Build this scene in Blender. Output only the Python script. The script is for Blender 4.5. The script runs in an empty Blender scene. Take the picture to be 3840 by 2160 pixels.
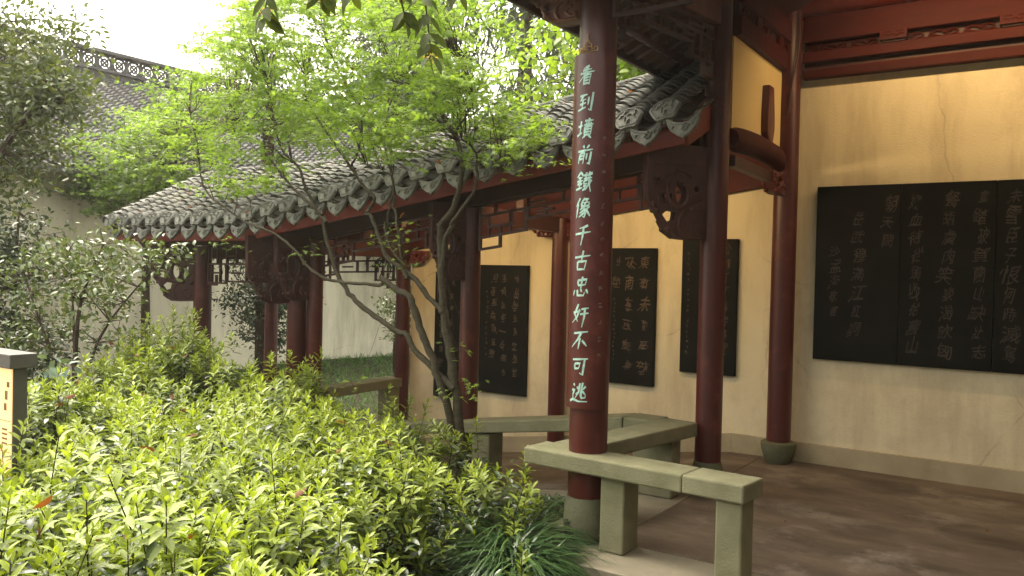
import bpy, bmesh, math, random
import numpy as np
from mathutils import Vector, Matrix, noise
R = math.radians
random.seed(11); RNG = np.random.default_rng(7)
sc = bpy.context.scene
COL = sc.collection

# ------------------------------------------------------------------ camera
cam_d = bpy.data.cameras.new('camera'); cam = bpy.data.objects.new('camera', cam_d); COL.objects.link(cam)
cam_d.sensor_width = 36.0; cam_d.lens = 28.79; cam_d.clip_start = 0.05; cam_d.clip_end = 1000
cam.matrix_world = Matrix.Translation((0, 0, 1.55)) @ Matrix.Rotation(R(34), 4, 'Z') @ Matrix.Rotation(R(90 - 0.95), 4, 'X') @ Matrix.Rotation(0.024, 4, 'Z')
sc.camera = cam
# ------------------------------------------------------------------ sky, sun, exposure
SUN_EL, SUN_AZ = R(60), R(-80)          # azimuth measured from +Y towards +X
w = bpy.data.worlds.new('World'); sc.world = w; w.use_nodes = True
nt = w.node_tree; nt.nodes.clear()
sky = nt.nodes.new('ShaderNodeTexSky'); sky.sky_type = 'NISHITA'; sky.sun_disc = False
sky.sun_elevation = SUN_EL; sky.sun_rotation = SUN_AZ; sky.air_density = 1.2; sky.dust_density = 4.0; sky.ozone_density = 1.0
hs = nt.nodes.new('ShaderNodeHueSaturation'); hs.inputs['Saturation'].default_value = 0.22; hs.inputs['Value'].default_value = 1.0
tint = nt.nodes.new('ShaderNodeMix'); tint.data_type = 'RGBA'; tint.blend_type = 'MULTIPLY'; tint.inputs[0].default_value = 1.0
tint.inputs[7].default_value = (1.0, 0.94, 0.81, 1)
bg = nt.nodes.new('ShaderNodeBackground'); bg.inputs['Strength'].default_value = 0.15
wo = nt.nodes.new('ShaderNodeOutputWorld')
nt.links.new(sky.outputs[0], hs.inputs['Color']); nt.links.new(hs.outputs[0], tint.inputs[6]); nt.links.new(tint.outputs[2], bg.inputs[0]); nt.links.new(bg.outputs[0], wo.inputs[0])
sd = bpy.data.lights.new('sun', 'SUN'); sd.energy = 1.15; sd.angle = R(50); sd.color = (1.0, 0.91, 0.74)
so = bpy.data.objects.new('sun', sd); COL.objects.link(so)
sv = Vector((math.sin(SUN_AZ) * math.cos(SUN_EL), math.cos(SUN_AZ) * math.cos(SUN_EL), math.sin(SUN_EL)))
so.rotation_euler = (-sv).to_track_quat('-Z', 'Y').to_euler()
vs = sc.view_settings; vs.view_transform = 'Standard'; vs.look = 'None'; vs.exposure = 2.5; vs.gamma = 1.0; vs.use_curve_mapping = False
sc.cycles.max_bounces = 6; sc.cycles.diffuse_bounces = 4; sc.cycles.transmission_bounces = 4; sc.cycles.transparent_max_bounces = 4; sc.cycles.volume_bounces = 0
sc.cycles.use_denoising = True; sc.cycles.sample_clamp_indirect = 6.0

def warm_area(name, loc, direction, sx, sy, power, along=(1, 0, 0), col=(1.0, 0.66, 0.31)):
    d = bpy.data.lights.new(name, 'AREA'); d.shape = 'RECTANGLE'; d.size = sx; d.size_y = sy; d.energy = power; d.color = col
    o = bpy.data.objects.new(name, d); COL.objects.link(o)
    z = -Vector(direction).normalized(); x = Vector(along); x = (x - z * x.dot(z)).normalized(); y = z.cross(x)
    o.matrix_world = Matrix.Translation(loc) @ Matrix((x, y, z)).transposed().to_4x4()
    return o

# ------------------------------------------------------------------ materials
MATS = {}
def mat(name, c1, c2=None, scale=4.0, rough=0.6, bump=0.0, bscale=40.0, spec=0.5, detail=6.0, rand=0.0, stretch=None, dirt=None, dirt_scale=1.2, coat=0.0, rough2=None, attr=False, trans=0.0, tcol=None, metal=0.0, world=False, streak=None, streak_amt=0.6):
    m = bpy.data.materials.new(name); m.use_nodes = True; n = m.node_tree; N = n.nodes; L = n.links
    b = N['Principled BSDF']; out = N['Material Output']
    if world:
        g = N.new('ShaderNodeNewGeometry'); co = g.outputs['Position']
    else:
        tc = N.new('ShaderNodeTexCoord'); co = tc.outputs['Object']
    if stretch:
        mp = N.new('ShaderNodeMapping'); mp.inputs['Scale'].default_value = stretch; L.new(co, mp.inputs[0]); cs = mp.outputs[0]
    else: cs = co
    c2 = c2 or c1
    nz = N.new('ShaderNodeTexNoise'); nz.inputs['Scale'].default_value = scale; nz.inputs['Detail'].default_value = detail; nz.inputs['Roughness'].default_value = 0.62
    L.new(cs, nz.inputs['Vector'])
    rp = N.new('ShaderNodeMapRange'); rp.inputs[1].default_value = 0.32; rp.inputs[2].default_value = 0.68; L.new(nz.outputs[0], rp.inputs[0])
    mx = N.new('ShaderNodeMix'); mx.data_type = 'RGBA'; mx.inputs[6].default_value = (*c1, 1); mx.inputs[7].default_value = (*c2, 1)
    if attr:
        at = N.new('ShaderNodeAttribute'); at.attribute_name = 'v'; L.new(at.outputs['Fac'], mx.inputs[0])
    else: L.new(rp.outputs[0], mx.inputs[0])
    colo = mx.outputs[2]
    if dirt:
        dn = N.new('ShaderNodeTexNoise'); dn.inputs['Scale'].default_value = dirt_scale; dn.inputs['Detail'].default_value = 8; dn.inputs['Roughness'].default_value = 0.7; L.new(co, dn.inputs['Vector'])
        dr = N.new('ShaderNodeMapRange'); dr.inputs[1].default_value = 0.52; dr.inputs[2].default_value = 0.75; L.new(dn.outputs[0], dr.inputs[0])
        dm = N.new('ShaderNodeMix'); dm.data_type = 'RGBA'; dm.inputs[7].default_value = (*dirt, 1); L.new(dr.outputs[0], dm.inputs[0]); L.new(colo, dm.inputs[6]); colo = dm.outputs[2]
    if streak:
        sm = N.new('ShaderNodeMapping'); sm.inputs['Scale'].default_value = (2.6, 2.6, 0.45); L.new(co, sm.inputs[0])
        sn = N.new('ShaderNodeTexNoise'); sn.inputs['Scale'].default_value = 1.0; sn.inputs['Detail'].default_value = 9; sn.inputs['Roughness'].default_value = 0.68; L.new(sm.outputs[0], sn.inputs['Vector'])
        sr = N.new('ShaderNodeMapRange'); sr.inputs[1].default_value = 0.46; sr.inputs[2].default_value = 0.66; sr.inputs[4].default_value = streak_amt; L.new(sn.outputs[0], sr.inputs[0])
        sx = N.new('ShaderNodeMix'); sx.data_type = 'RGBA'; sx.inputs[7].default_value = (*streak, 1); L.new(sr.outputs[0], sx.inputs[0]); L.new(colo, sx.inputs[6]); colo = sx.outputs[2]
        vo = N.new('ShaderNodeTexVoronoi'); vo.feature = 'DISTANCE_TO_EDGE'; vo.inputs['Scale'].default_value = 0.75
        wn = N.new('ShaderNodeTexNoise'); wn.inputs['Scale'].default_value = 3.0; wn.inputs['Detail'].default_value = 6; L.new(co, wn.inputs['Vector'])
        va = N.new('ShaderNodeMix'); va.data_type = 'RGBA'; va.inputs[0].default_value = 0.16; L.new(co, va.inputs[6]); L.new(wn.outputs['Color'], va.inputs[7]); L.new(va.outputs[2], vo.inputs['Vector'])
        cr = N.new('ShaderNodeMapRange'); cr.inputs[1].default_value = 0.0; cr.inputs[2].default_value = 0.006; cr.inputs[3].default_value = 0.8; cr.inputs[4].default_value = 0.0; L.new(vo.outputs['Distance'], cr.inputs[0])
        cm = N.new('ShaderNodeMath'); cm.operation = 'MULTIPLY'; L.new(cr.outputs[0], cm.inputs[0]); L.new(sr.outputs[0], cm.inputs[1])
        cx = N.new('ShaderNodeMix'); cx.data_type = 'RGBA'; cx.inputs[7].default_value = (0.16, 0.12, 0.08, 1); L.new(cm.outputs[0], cx.inputs[0]); L.new(colo, cx.inputs[6]); colo = cx.outputs[2]
    if rand:
        oi = N.new('ShaderNodeObjectInfo'); h2 = N.new('ShaderNodeHueSaturation'); rr = N.new('ShaderNodeMapRange')
        rr.inputs[3].default_value = 1 - rand; rr.inputs[4].default_value = 1 + rand; L.new(oi.outputs['Random'], rr.inputs[0]); L.new(rr.outputs[0], h2.inputs['Value']); L.new(colo, h2.inputs['Color']); colo = h2.outputs[0]
    L.new(colo, b.inputs['Base Color']); b.inputs['Roughness'].default_value = rough; b.inputs['Metallic'].default_value = metal
    b.inputs['Specular IOR Level'].default_value = spec; b.inputs['Coat Weight'].default_value = coat; b.inputs['Coat Roughness'].default_value = 0.12
    if rough2 is not None:
        r3 = N.new('ShaderNodeMapRange'); r3.inputs[1].default_value = 0.35; r3.inputs[2].default_value = 0.65; r3.inputs[3].default_value = rough; r3.inputs[4].default_value = rough2
        L.new(nz.outputs[0], r3.inputs[0]); L.new(r3.outputs[0], b.inputs['Roughness'])
    if bump:
        bn = N.new('ShaderNodeTexNoise'); bn.inputs['Scale'].default_value = bscale; bn.inputs['Detail'].default_value = 5; L.new(cs, bn.inputs['Vector'])
        bp = N.new('ShaderNodeBump'); bp.inputs['Strength'].default_value = bump; bp.inputs['Distance'].default_value = 0.01; L.new(bn.outputs[0], bp.inputs['Height']); L.new(bp.outputs[0], b.inputs['Normal'])
    if trans:
        tr = N.new('ShaderNodeBsdfTranslucent'); ms = N.new('ShaderNodeMixShader'); ms.inputs[0].default_value = trans
        tm = N.new('ShaderNodeMix'); tm.data_type = 'RGBA'; tm.blend_type = 'MULTIPLY'; tm.inputs[0].default_value = 1.0; L.new(colo, tm.inputs[6]); tm.inputs[7].default_value = (*(tcol or (1.6, 1.5, 0.6)), 1); tm.clamp_result = False
        L.new(tm.outputs[2], tr.inputs[0]); L.new(b.outputs[0], ms.inputs[1]); L.new(tr.outputs[0], ms.inputs[2]); L.new(ms.outputs[0], out.inputs[0])
    MATS[name] = m; return m
def emis(name, col, s):
    m = bpy.data.materials.new(name); m.use_nodes = True; b = m.node_tree.nodes['Principled BSDF']
    b.inputs['Base Color'].default_value = (*col, 1); b.inputs['Emission Color'].default_value = (*col, 1); b.inputs['Emission Strength'].default_value = s; return m

M_plaster = mat('plaster', (0.74, 0.66, 0.46), (0.67, 0.59, 0.40), 1.3, 0.85, 0.25, 60, 0.2, dirt=(0.50, 0.42, 0.29), dirt_scale=0.9, world=True, streak=(0.43, 0.36, 0.24), streak_amt=0.62)
M_white = mat('limewash', (0.86, 0.80, 0.64), (0.79, 0.73, 0.57), 0.8, 0.9, 0.2, 30, 0.2, dirt=(0.48, 0.45, 0.34), dirt_scale=0.45, world=True, streak=(0.40, 0.38, 0.27), streak_amt=0.6)
M_skirt = mat('skirting_render', (0.42, 0.36, 0.24), (0.30, 0.25, 0.16), 2.5, 0.8, 0.25, 50, 0.3, dirt=(0.22, 0.2, 0.11), world=True)
M_red = mat('red_lacquer', (0.115, 0.017, 0.011), (0.075, 0.012, 0.009), 2.2, 0.32, 0.08, 25, 0.5, stretch=(6, 6, 0.6), rough2=0.45)
M_redb = mat('red_board', (0.072, 0.0115, 0.0075), (0.042, 0.0072, 0.0055), 2.0, 0.6, 0.1, 30, 0.15, stretch=(0.6, 4, 4))
M_col = mat('column_lacquer', (0.082, 0.0110, 0.0075), (0.042, 0.0070, 0.0055), 1.6, 0.34, 0.05, 30, 0.45, stretch=(5, 5, 0.5), rough2=0.46, dirt=(0.125, 0.030, 0.019), dirt_scale=4.5)
M_dark = mat('dark_wood', (0.060, 0.020, 0.015), (0.038, 0.013, 0.010), 3.0, 0.5, 0.1, 40, 0.4)
M_brown = mat('rafter_wood', (0.11, 0.055, 0.040), (0.07, 0.035, 0.026), 3.0, 0.6, 0.1, 30, 0.3, rand=0.15)
M_carve = mat('carved_wood', (0.062, 0.020, 0.015), (0.038, 0.013, 0.010), 6.0, 0.5, 0.35, 28, 0.4)
M_tile = mat('grey_tile', (0.135, 0.132, 0.117), (0.060, 0.061, 0.055), 9.0, 0.75, 0.3, 60, 0.3, rand=0.22, dirt=(0.20, 0.20, 0.13), dirt_scale=5)
M_htile = mat('hall_tile', (0.135, 0.13, 0.13), (0.085, 0.083, 0.082), 4.0, 0.95, 0.1, 40, 0.1, rand=0.15)
M_tilel = mat('eave_tile', (0.22, 0.22, 0.19), (0.11, 0.112, 0.10), 14.0, 0.7, 0.5, 70, 0.35, rand=0.12)
M_mortar = mat('lime_mortar', (0.50, 0.50, 0.46), (0.36, 0.36, 0.33), 6, 0.9, 0.3, 30, 0.2)
M_stone = mat('bench_stone', (0.215, 0.205, 0.125), (0.145, 0.142, 0.080), 6.0, 0.82, 0.3, 90, 0.25, dirt=(0.115, 0.128, 0.058), dirt_scale=3.2, rand=0.08, streak=(0.17, 0.16, 0.10), streak_amt=0.5)
M_curb = mat('curb_stone', (0.24, 0.21, 0.15), (0.16, 0.14, 0.10), 3.0, 0.75, 0.25, 60, 0.3, dirt=(0.16, 0.14, 0.09), dirt_scale=2.0, rand=0.1)
M_green = mat('shaded_green_stone', (0.12, 0.118, 0.07), (0.075, 0.083, 0.045), 5.0, 0.8, 0.4, 60, 0.3)  # green stone, darkened in its colour for the shade at the column feet
M_floor = mat('worn_floor', (0.150, 0.112, 0.080), (0.060, 0.043, 0.030), 1.7, 0.42, 0.15, 30, 0.4, rough2=0.62, dirt=(0.29, 0.245, 0.20), dirt_scale=2.0, stretch=(0.7, 1.6, 1), world=True)
M_slate = mat('black_slate', (0.0050, 0.0056, 0.0050), (0.0095, 0.0105, 0.0090), 3.0, 0.6, 0.05, 80, 0.10)
M_ink = mat('cut_lettering', (0.060, 0.048, 0.037), (0.022, 0.019, 0.015), 8.0, 0.8)
M_inkb = mat('ochre_lettering', (0.13, 0.092, 0.055), (0.06, 0.043, 0.028), 8.0, 0.8)
M_turq = mat('turquoise_paint', (0.47, 0.70, 0.61), (0.24, 0.42, 0.37), 45.0, 0.6)
M_gold = mat('gilt_metal', (0.50, 0.32, 0.12), (0.35, 0.2, 0.07), 20.0, 0.4, metal=0.3)
M_steel = mat('grey_enamel', (0.10, 0.095, 0.085), (0.08, 0.075, 0.068), 30.0, 0.45)
M_bark = mat('maple_bark', (0.075, 0.062, 0.037), (0.036, 0.030, 0.019), 5.0, 0.8, 0.6, 18, 0.25, stretch=(3, 3, 9), dirt=(0.055, 0.05, 0.032), dirt_scale=2.0, world=True)
M_bark2 = mat('dark_bark', (0.075, 0.052, 0.035), (0.04, 0.03, 0.02), 6.0, 0.85, 0.6, 14, 0.2, stretch=(4, 4, 1), world=True)
M_bark3 = mat('conifer_bark', (0.16, 0.085, 0.055), (0.09, 0.05, 0.035), 5.0, 0.9, 0.6, 10, 0.2, stretch=(5, 5, 0.7), world=True)
M_soil = mat('soil', (0.055, 0.043, 0.028), (0.03, 0.024, 0.016), 4.0, 0.95, 0.6, 20, 0.2, world=True)
M_lamp = emis('lamp_tube', (1.0, 0.66, 0.30), 1.0)
M_glow = emis('lit_panel', (1.0, 0.62, 0.27), 0.16)
M_print = mat('brown_print', (0.22, 0.12, 0.05), rough=0.8)
LF = dict(rough=0.42, spec=0.45, attr=True, bump=0.0)
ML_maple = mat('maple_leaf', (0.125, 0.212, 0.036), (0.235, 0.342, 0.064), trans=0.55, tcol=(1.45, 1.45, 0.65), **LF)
ML_maple2 = mat('soft_green_leaf', (0.085, 0.145, 0.042), (0.14, 0.21, 0.055), trans=0.5, tcol=(1.5, 1.5, 0.7), **LF)  # greener leaf tone of the second maple and the background bushes
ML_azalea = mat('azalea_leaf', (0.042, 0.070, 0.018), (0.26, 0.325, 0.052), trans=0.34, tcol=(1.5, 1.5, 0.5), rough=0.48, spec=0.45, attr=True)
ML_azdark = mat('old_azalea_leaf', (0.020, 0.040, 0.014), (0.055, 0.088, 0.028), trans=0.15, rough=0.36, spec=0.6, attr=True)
ML_cam = mat('camellia_leaf', (0.07, 0.11, 0.038), (0.17, 0.22, 0.085), trans=0.22, rough=0.26, spec=0.7, attr=True)
ML_dark = mat('evergreen_leaf', (0.016, 0.032, 0.014), (0.045, 0.075, 0.028), trans=0.15, rough=0.38, spec=0.5, attr=True)
ML_osm = mat('osmanthus_leaf', (0.034, 0.050, 0.010), (0.058, 0.082, 0.016), trans=0.34, rough=0.65, spec=0.12, rand=0.25)
ML_osmt = mat('osmanthus_crown_leaf', (0.045, 0.07, 0.028), (0.11, 0.14, 0.045), trans=0.3, rough=0.4, spec=0.5, attr=True)
ML_flower = mat('osmanthus_flower', (0.62, 0.40, 0.05), (0.75, 0.52, 0.10), attr=True, trans=0.3, tcol=(1.2, 1.1, 0.7))
ML_bright = mat('broad_leaf', (0.10, 0.18, 0.028), (0.20, 0.29, 0.045), trans=0.55, tcol=(1.7, 1.6, 0.6), **LF)
ML_conif = mat('conifer_needle', (0.035, 0.065, 0.034), (0.085, 0.115, 0.055), trans=0.25, rough=0.6, attr=True)
ML_grass = mat('grass_blade', (0.045, 0.12, 0.028), (0.10, 0.21, 0.045), trans=0.3, rough=0.45, attr=True)
ML_tuft = mat('liriope_blade', (0.018, 0.050, 0.016), (0.060, 0.115, 0.032), trans=0.2, rough=0.34, spec=0.6, attr=True)
ML_red = mat('dry_leaf', (0.11, 0.035, 0.012), (0.20, 0.075, 0.022), rough=0.7, attr=True, trans=0.3)

M_glare_veil = bpy.data.materials.new('glare_volume'); M_glare_veil.use_nodes = True  # scattering volume that imitates lens glare
for n_ in list(M_glare_veil.node_tree.nodes): M_glare_veil.node_tree.nodes.remove(n_)
_o = M_glare_veil.node_tree.nodes.new('ShaderNodeOutputMaterial'); _v = M_glare_veil.node_tree.nodes.new('ShaderNodeVolumePrincipled')
_v.inputs['Color'].default_value = (1.0, 0.97, 0.90, 1); _v.inputs['Density'].default_value = 0.0012; _v.inputs['Anisotropy'].default_value = 0.5
M_glare_veil.node_tree.links.new(_v.outputs[0], _o.inputs['Volume'])
# ------------------------------------------------------------------ mesh helpers
def wm(o):
    m = o.matrix_basis.copy()
    if o.parent: m = wm(o.parent) @ o.matrix_parent_inverse @ m
    return m
def setp(o, parent):
    if parent is not None:
        o.parent = parent; o.matrix_parent_inverse = wm(parent).inverted()
def tag(o, label=None, cat=None, group=None, kind=None):
    if label: o['label'] = label
    if cat: o['category'] = cat
    if group: o['group'] = group
    if kind: o['kind'] = kind
    return o
def empty(name, loc, label, cat, group=None):
    o = bpy.data.objects.new(name, None); COL.objects.link(o); o.location = loc; o.empty_display_size = 0.1
    return tag(o, label, cat, group)
def link(name, me, m, parent=None, loc=None, mw=None):
    if me.materials: pass
    else: me.materials.append(m)
    o = bpy.data.objects.new(name, me); COL.objects.link(o)
    if mw is not None: o.matrix_basis = mw
    elif loc is not None: o.location = loc
    setp(o, parent); return o
class MB:
    def __init__(s): s.v = []; s.f = []
    def add(s, vs, fs):
        k = len(s.v); s.v += [tuple(v) for v in vs]; s.f += [tuple(i + k for i in f) for f in fs]; return s
    def box(s, x0, x1, y0, y1, z0, z1, M=None):
        vs = [Vector((x, y, z)) for z in (z0, z1) for y in (y0, y1) for x in (x0, x1)]
        if M is not None: vs = [M @ v for v in vs]
        return s.add(vs, [(0, 2, 3, 1), (4, 5, 7, 6), (0, 1, 5, 4), (2, 6, 7, 3), (0, 4, 6, 2), (1, 3, 7, 5)])
    def beam(s, a, b, w, h, up=(0, 0, 1)):
        a = Vector(a); b = Vector(b); d = (b - a); L = d.length; d.normalize(); sd_ = d.cross(Vector(up)).normalized(); u = sd_.cross(d)
        M = Matrix((d, sd_, u)).transposed().to_4x4(); M.translation = a
        return s.box(0, L, -w / 2, w / 2, -h / 2, h / 2, M)
    def vbeam(s, a, b, w, z0, z1):
        # sloped board with plumb faces: a, b = (x, y, zref); z0..z1 relative
        a = Vector(a); b = Vector(b); d = (b - a); d.z = 0; n = Vector((-d.y, d.x, 0)).normalized() * (w / 2); vs = []
        for z in (z0, z1):
            for p in (a, b):
                for q in (-n, n): vs.append(p + q + Vector((0, 0, z)))
        return s.add(vs, [(0, 1, 3, 2), (4, 6, 7, 5), (0, 4, 5, 1), (2, 3, 7, 6), (0, 2, 6, 4), (1, 5, 7, 3)])
    def tube(s, path, rad, n=8, cap=True):
        P = [Vector(p) for p in path]; k = len(P)
        if not hasattr(rad, '__len__'): rad = [rad] * k
        vs = []; fs = []; prev = None
        for i in range(k):
            t = (P[min(i + 1, k - 1)] - P[max(i - 1, 0)]).normalized()
            if prev is None:
                a = Vector((0, 0, 1)) if abs(t.z) < 0.9 else Vector((1, 0, 0)); u = t.cross(a).normalized()
            else: u = (prev - t * prev.dot(t)).normalized()
            prev = u; wv = t.cross(u)
            for j in range(n):
                an = 2 * math.pi * j / n; vs.append(P[i] + (u * math.cos(an) + wv * math.sin(an)) * rad[i])
        for i in range(k - 1):
            for j in range(n):
                a = i * n + j; b = i * n + (j + 1) % n; fs.append((a, b, b + n, a + n))
        if cap: fs.append(tuple(range(n))[::-1]); fs.append(tuple((k - 1) * n + j for j in range(n)))
        return s.add(vs, fs)
    def lathe(s, prof, c, n=24, M=None):
        vs = []; fs = []; k = len(prof)
        for r, z in prof:
            for j in range(n):
                an = 2 * math.pi * j / n; v = Vector((r * math.cos(an), r * math.sin(an), z)); v = (M @ v) if M is not None else v; vs.append(v + Vector(c))
        for i in range(k - 1):
            for j in range(n):
                a = i * n + j; b = i * n + (j + 1) % n; fs.append((a, b, b + n, a + n))
        fs.append(tuple(range(n))[::-1]); fs.append(tuple((k - 1) * n + j for j in range(n)))
        return s.add(vs, fs)
    def ball(s, c, rx, ry, rz, n=10, m=6):
        prof = [(math.sin(math.pi * (i + 0.01) / (m + 0.02)) , -math.cos(math.pi * (i + 0.01) / (m + 0.02))) for i in range(m + 1)]
        return s.lathe(prof, c, n, Matrix.Diagonal((rx, ry, rz)))
    def mesh(s, name, smooth=False):
        me = bpy.data.meshes.new(name); me.from_pydata(s.v, [], s.f); me.update()
        if smooth: me.polygons.foreach_set('use_smooth', [True] * len(me.polygons))
        return me
    def build(s, name, m, parent=None, smooth=False, bevel=0.0, loc=None, mw=None):
        o = link(name, s.mesh(name, smooth), m, parent, loc, mw)
        if smooth: 
            try: o.data.set_sharp_from_angle(angle=R(42))
            except Exception: pass
        if bevel:
            bm_ = o.modifiers.new('bevel', 'BEVEL'); bm_.width = bevel; bm_.segments = 2; bm_.limit_method = 'ANGLE'; bm_.angle_limit = R(40)
        return o
def curve_plate(splines, ext, bev=0.0, res=1):
    """filled 2D outlines (holes allowed) -> mesh lying in the local XY plane, thickness 2*ext"""
    cu = bpy.data.curves.new('tmp', 'CURVE'); cu.dimensions = '2D'; cu.fill_mode = 'BOTH'; cu.extrude = ext; cu.bevel_depth = bev; cu.bevel_resolution = res
    for sp in splines:
        s = cu.splines.new('POLY'); s.points.add(len(sp) - 1)
        for i, p in enumerate(sp): s.points[i].co = (p[0], p[1], 0, 1)
        s.use_cyclic_u = True
    o = bpy.data.objects.new('tmp', cu); COL.objects.link(o)
    dg = bpy.context.evaluated_depsgraph_get(); me = bpy.data.meshes.new_from_object(o.evaluated_get(dg))
    bpy.data.objects.remove(o); bpy.data.curves.remove(cu); me.materials.clear(); return me
def mesh_into(mb, me, M):
    mb.add([M @ v.co for v in me.vertices], [tuple(p.vertices) for p in me.polygons])
# ---- leaves
def T_lance(wd=0.16, droop=0.18, fold=0.05):
    v = [(0, 0, 0), (-wd * .8, .33, fold), (0, .33, -.01), (wd * .8, .33, fold), (-wd * .75, .66, fold - droop * .35), (0, .66, -droop * .4), (wd * .75, .66, fold - droop * .35), (0, 1, -droop)]
    f = [(0, 2, 1), (0, 3, 2), (1, 2, 5, 4), (2, 3, 6, 5), (4, 5, 7), (5, 6, 7)]
    return np.array(v, float), f
def T_maple():
    v = [(0, 0, 0)]; ang = [-128, -84, -42, 0, 42, 84, 128]; ln = [.42, .72, .92, 1.0, .92, .72, .42]
    seq = []; v.append((0, -.08, 0)); seq.append(1)
    for i, (a, l) in enumerate(zip(ang, ln)):
        v.append((math.sin(R(a)) * l, math.cos(R(a)) * l, -.16 * l * l)); seq.append(len(v) - 1)
        if i < 6:
            b = (a + ang[i + 1]) / 2; v.append((math.sin(R(b)) * .30, math.cos(R(b)) * .30, .02)); seq.append(len(v) - 1)
    seq.append(1); f = []
    nt_ = [1] + [seq[2 + 2 * i] for i in range(6)] + [1]
    for i in range(7): f.append((0, nt_[i], seq[1 + 2 * i], nt_[i + 1]))
    return np.array(v, float), f
def T_blade(n=5, wd=0.03, bend=0.8):
    v = []; f = []
    for i in range(n + 1):
        t = i / n; a = t * bend; y = math.sin(a) / bend if bend else t; z = (1 - math.cos(a)) / bend if bend else 0
        k = wd * (1 - t ** 2.2); v += [(-k, t * (1 - .35 * t * bend), -z), (k, t * (1 - .35 * t * bend), -z)]
    for i in range(n): f.append((2 * i, 2 * i + 1, 2 * i + 3, 2 * i + 2))
    return np.array(v, float), f
def basis(yd, up):
    """rows of unit frames: leaf points along yd, upper side towards up"""
    y = yd / np.linalg.norm(yd, axis=1, keepdims=True); z = up - y * np.sum(up * y, 1, keepdims=True)
    z /= (np.linalg.norm(z, axis=1, keepdims=True) + 1e-9); x = np.cross(y, z); return np.stack([x, y, z], 2)   # columns
def leaves_mesh(name, T, pos, B, scale, var):
    tv, tf = T; n = len(pos); k = len(tv)
    V = (np.einsum('nij,kj->nki', B, tv) * np.asarray(scale)[:, None, None] + np.asarray(pos)[:, None, :]).reshape(-1, 3)
    li = []; sizes = []
    for f in tf: li += list(f); sizes.append(len(f))
    li = np.array(li); sizes = np.array(sizes); nl = len(li); nf = len(sizes)
    LI = (li[None, :] + (np.arange(n) * k)[:, None]).reshape(-1); SZ = np.tile(sizes, n); ST = np.concatenate([[0], np.cumsum(SZ)[:-1]])
    me = bpy.data.meshes.new(name); me.vertices.add(n * k); me.vertices.foreach_set('co', V.ravel().astype(np.float32))
    me.loops.add(n * nl); me.loops.foreach_set('vertex_index', LI.astype(np.int32)); me.polygons.add(n * nf)
    me.polygons.foreach_set('loop_start', ST.astype(np.int32))
    at = me.attributes.new('v', 'FLOAT', 'FACE'); at.data.foreach_set('value', np.repeat(np.asarray(var), nf).astype(np.float32))
    me.update(calc_edges=True); me.validate(); return me
def rnd_dirs(n, zmin=-1, zmax=1):
    z = RNG.uniform(zmin, zmax, n); a = RNG.uniform(0, 2 * math.pi, n); r = np.sqrt(1 - z * z); return np.stack([r * np.cos(a), r * np.sin(a), z], 1)
def cloud(centers, n_each, rad, flat=0.35):
    c = np.repeat(np.asarray(centers, float), n_each, 0); d = RNG.normal(0, 1, (len(c), 3)) * rad * 0.6; d[:, 2] *= flat; return c + d, d
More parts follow.
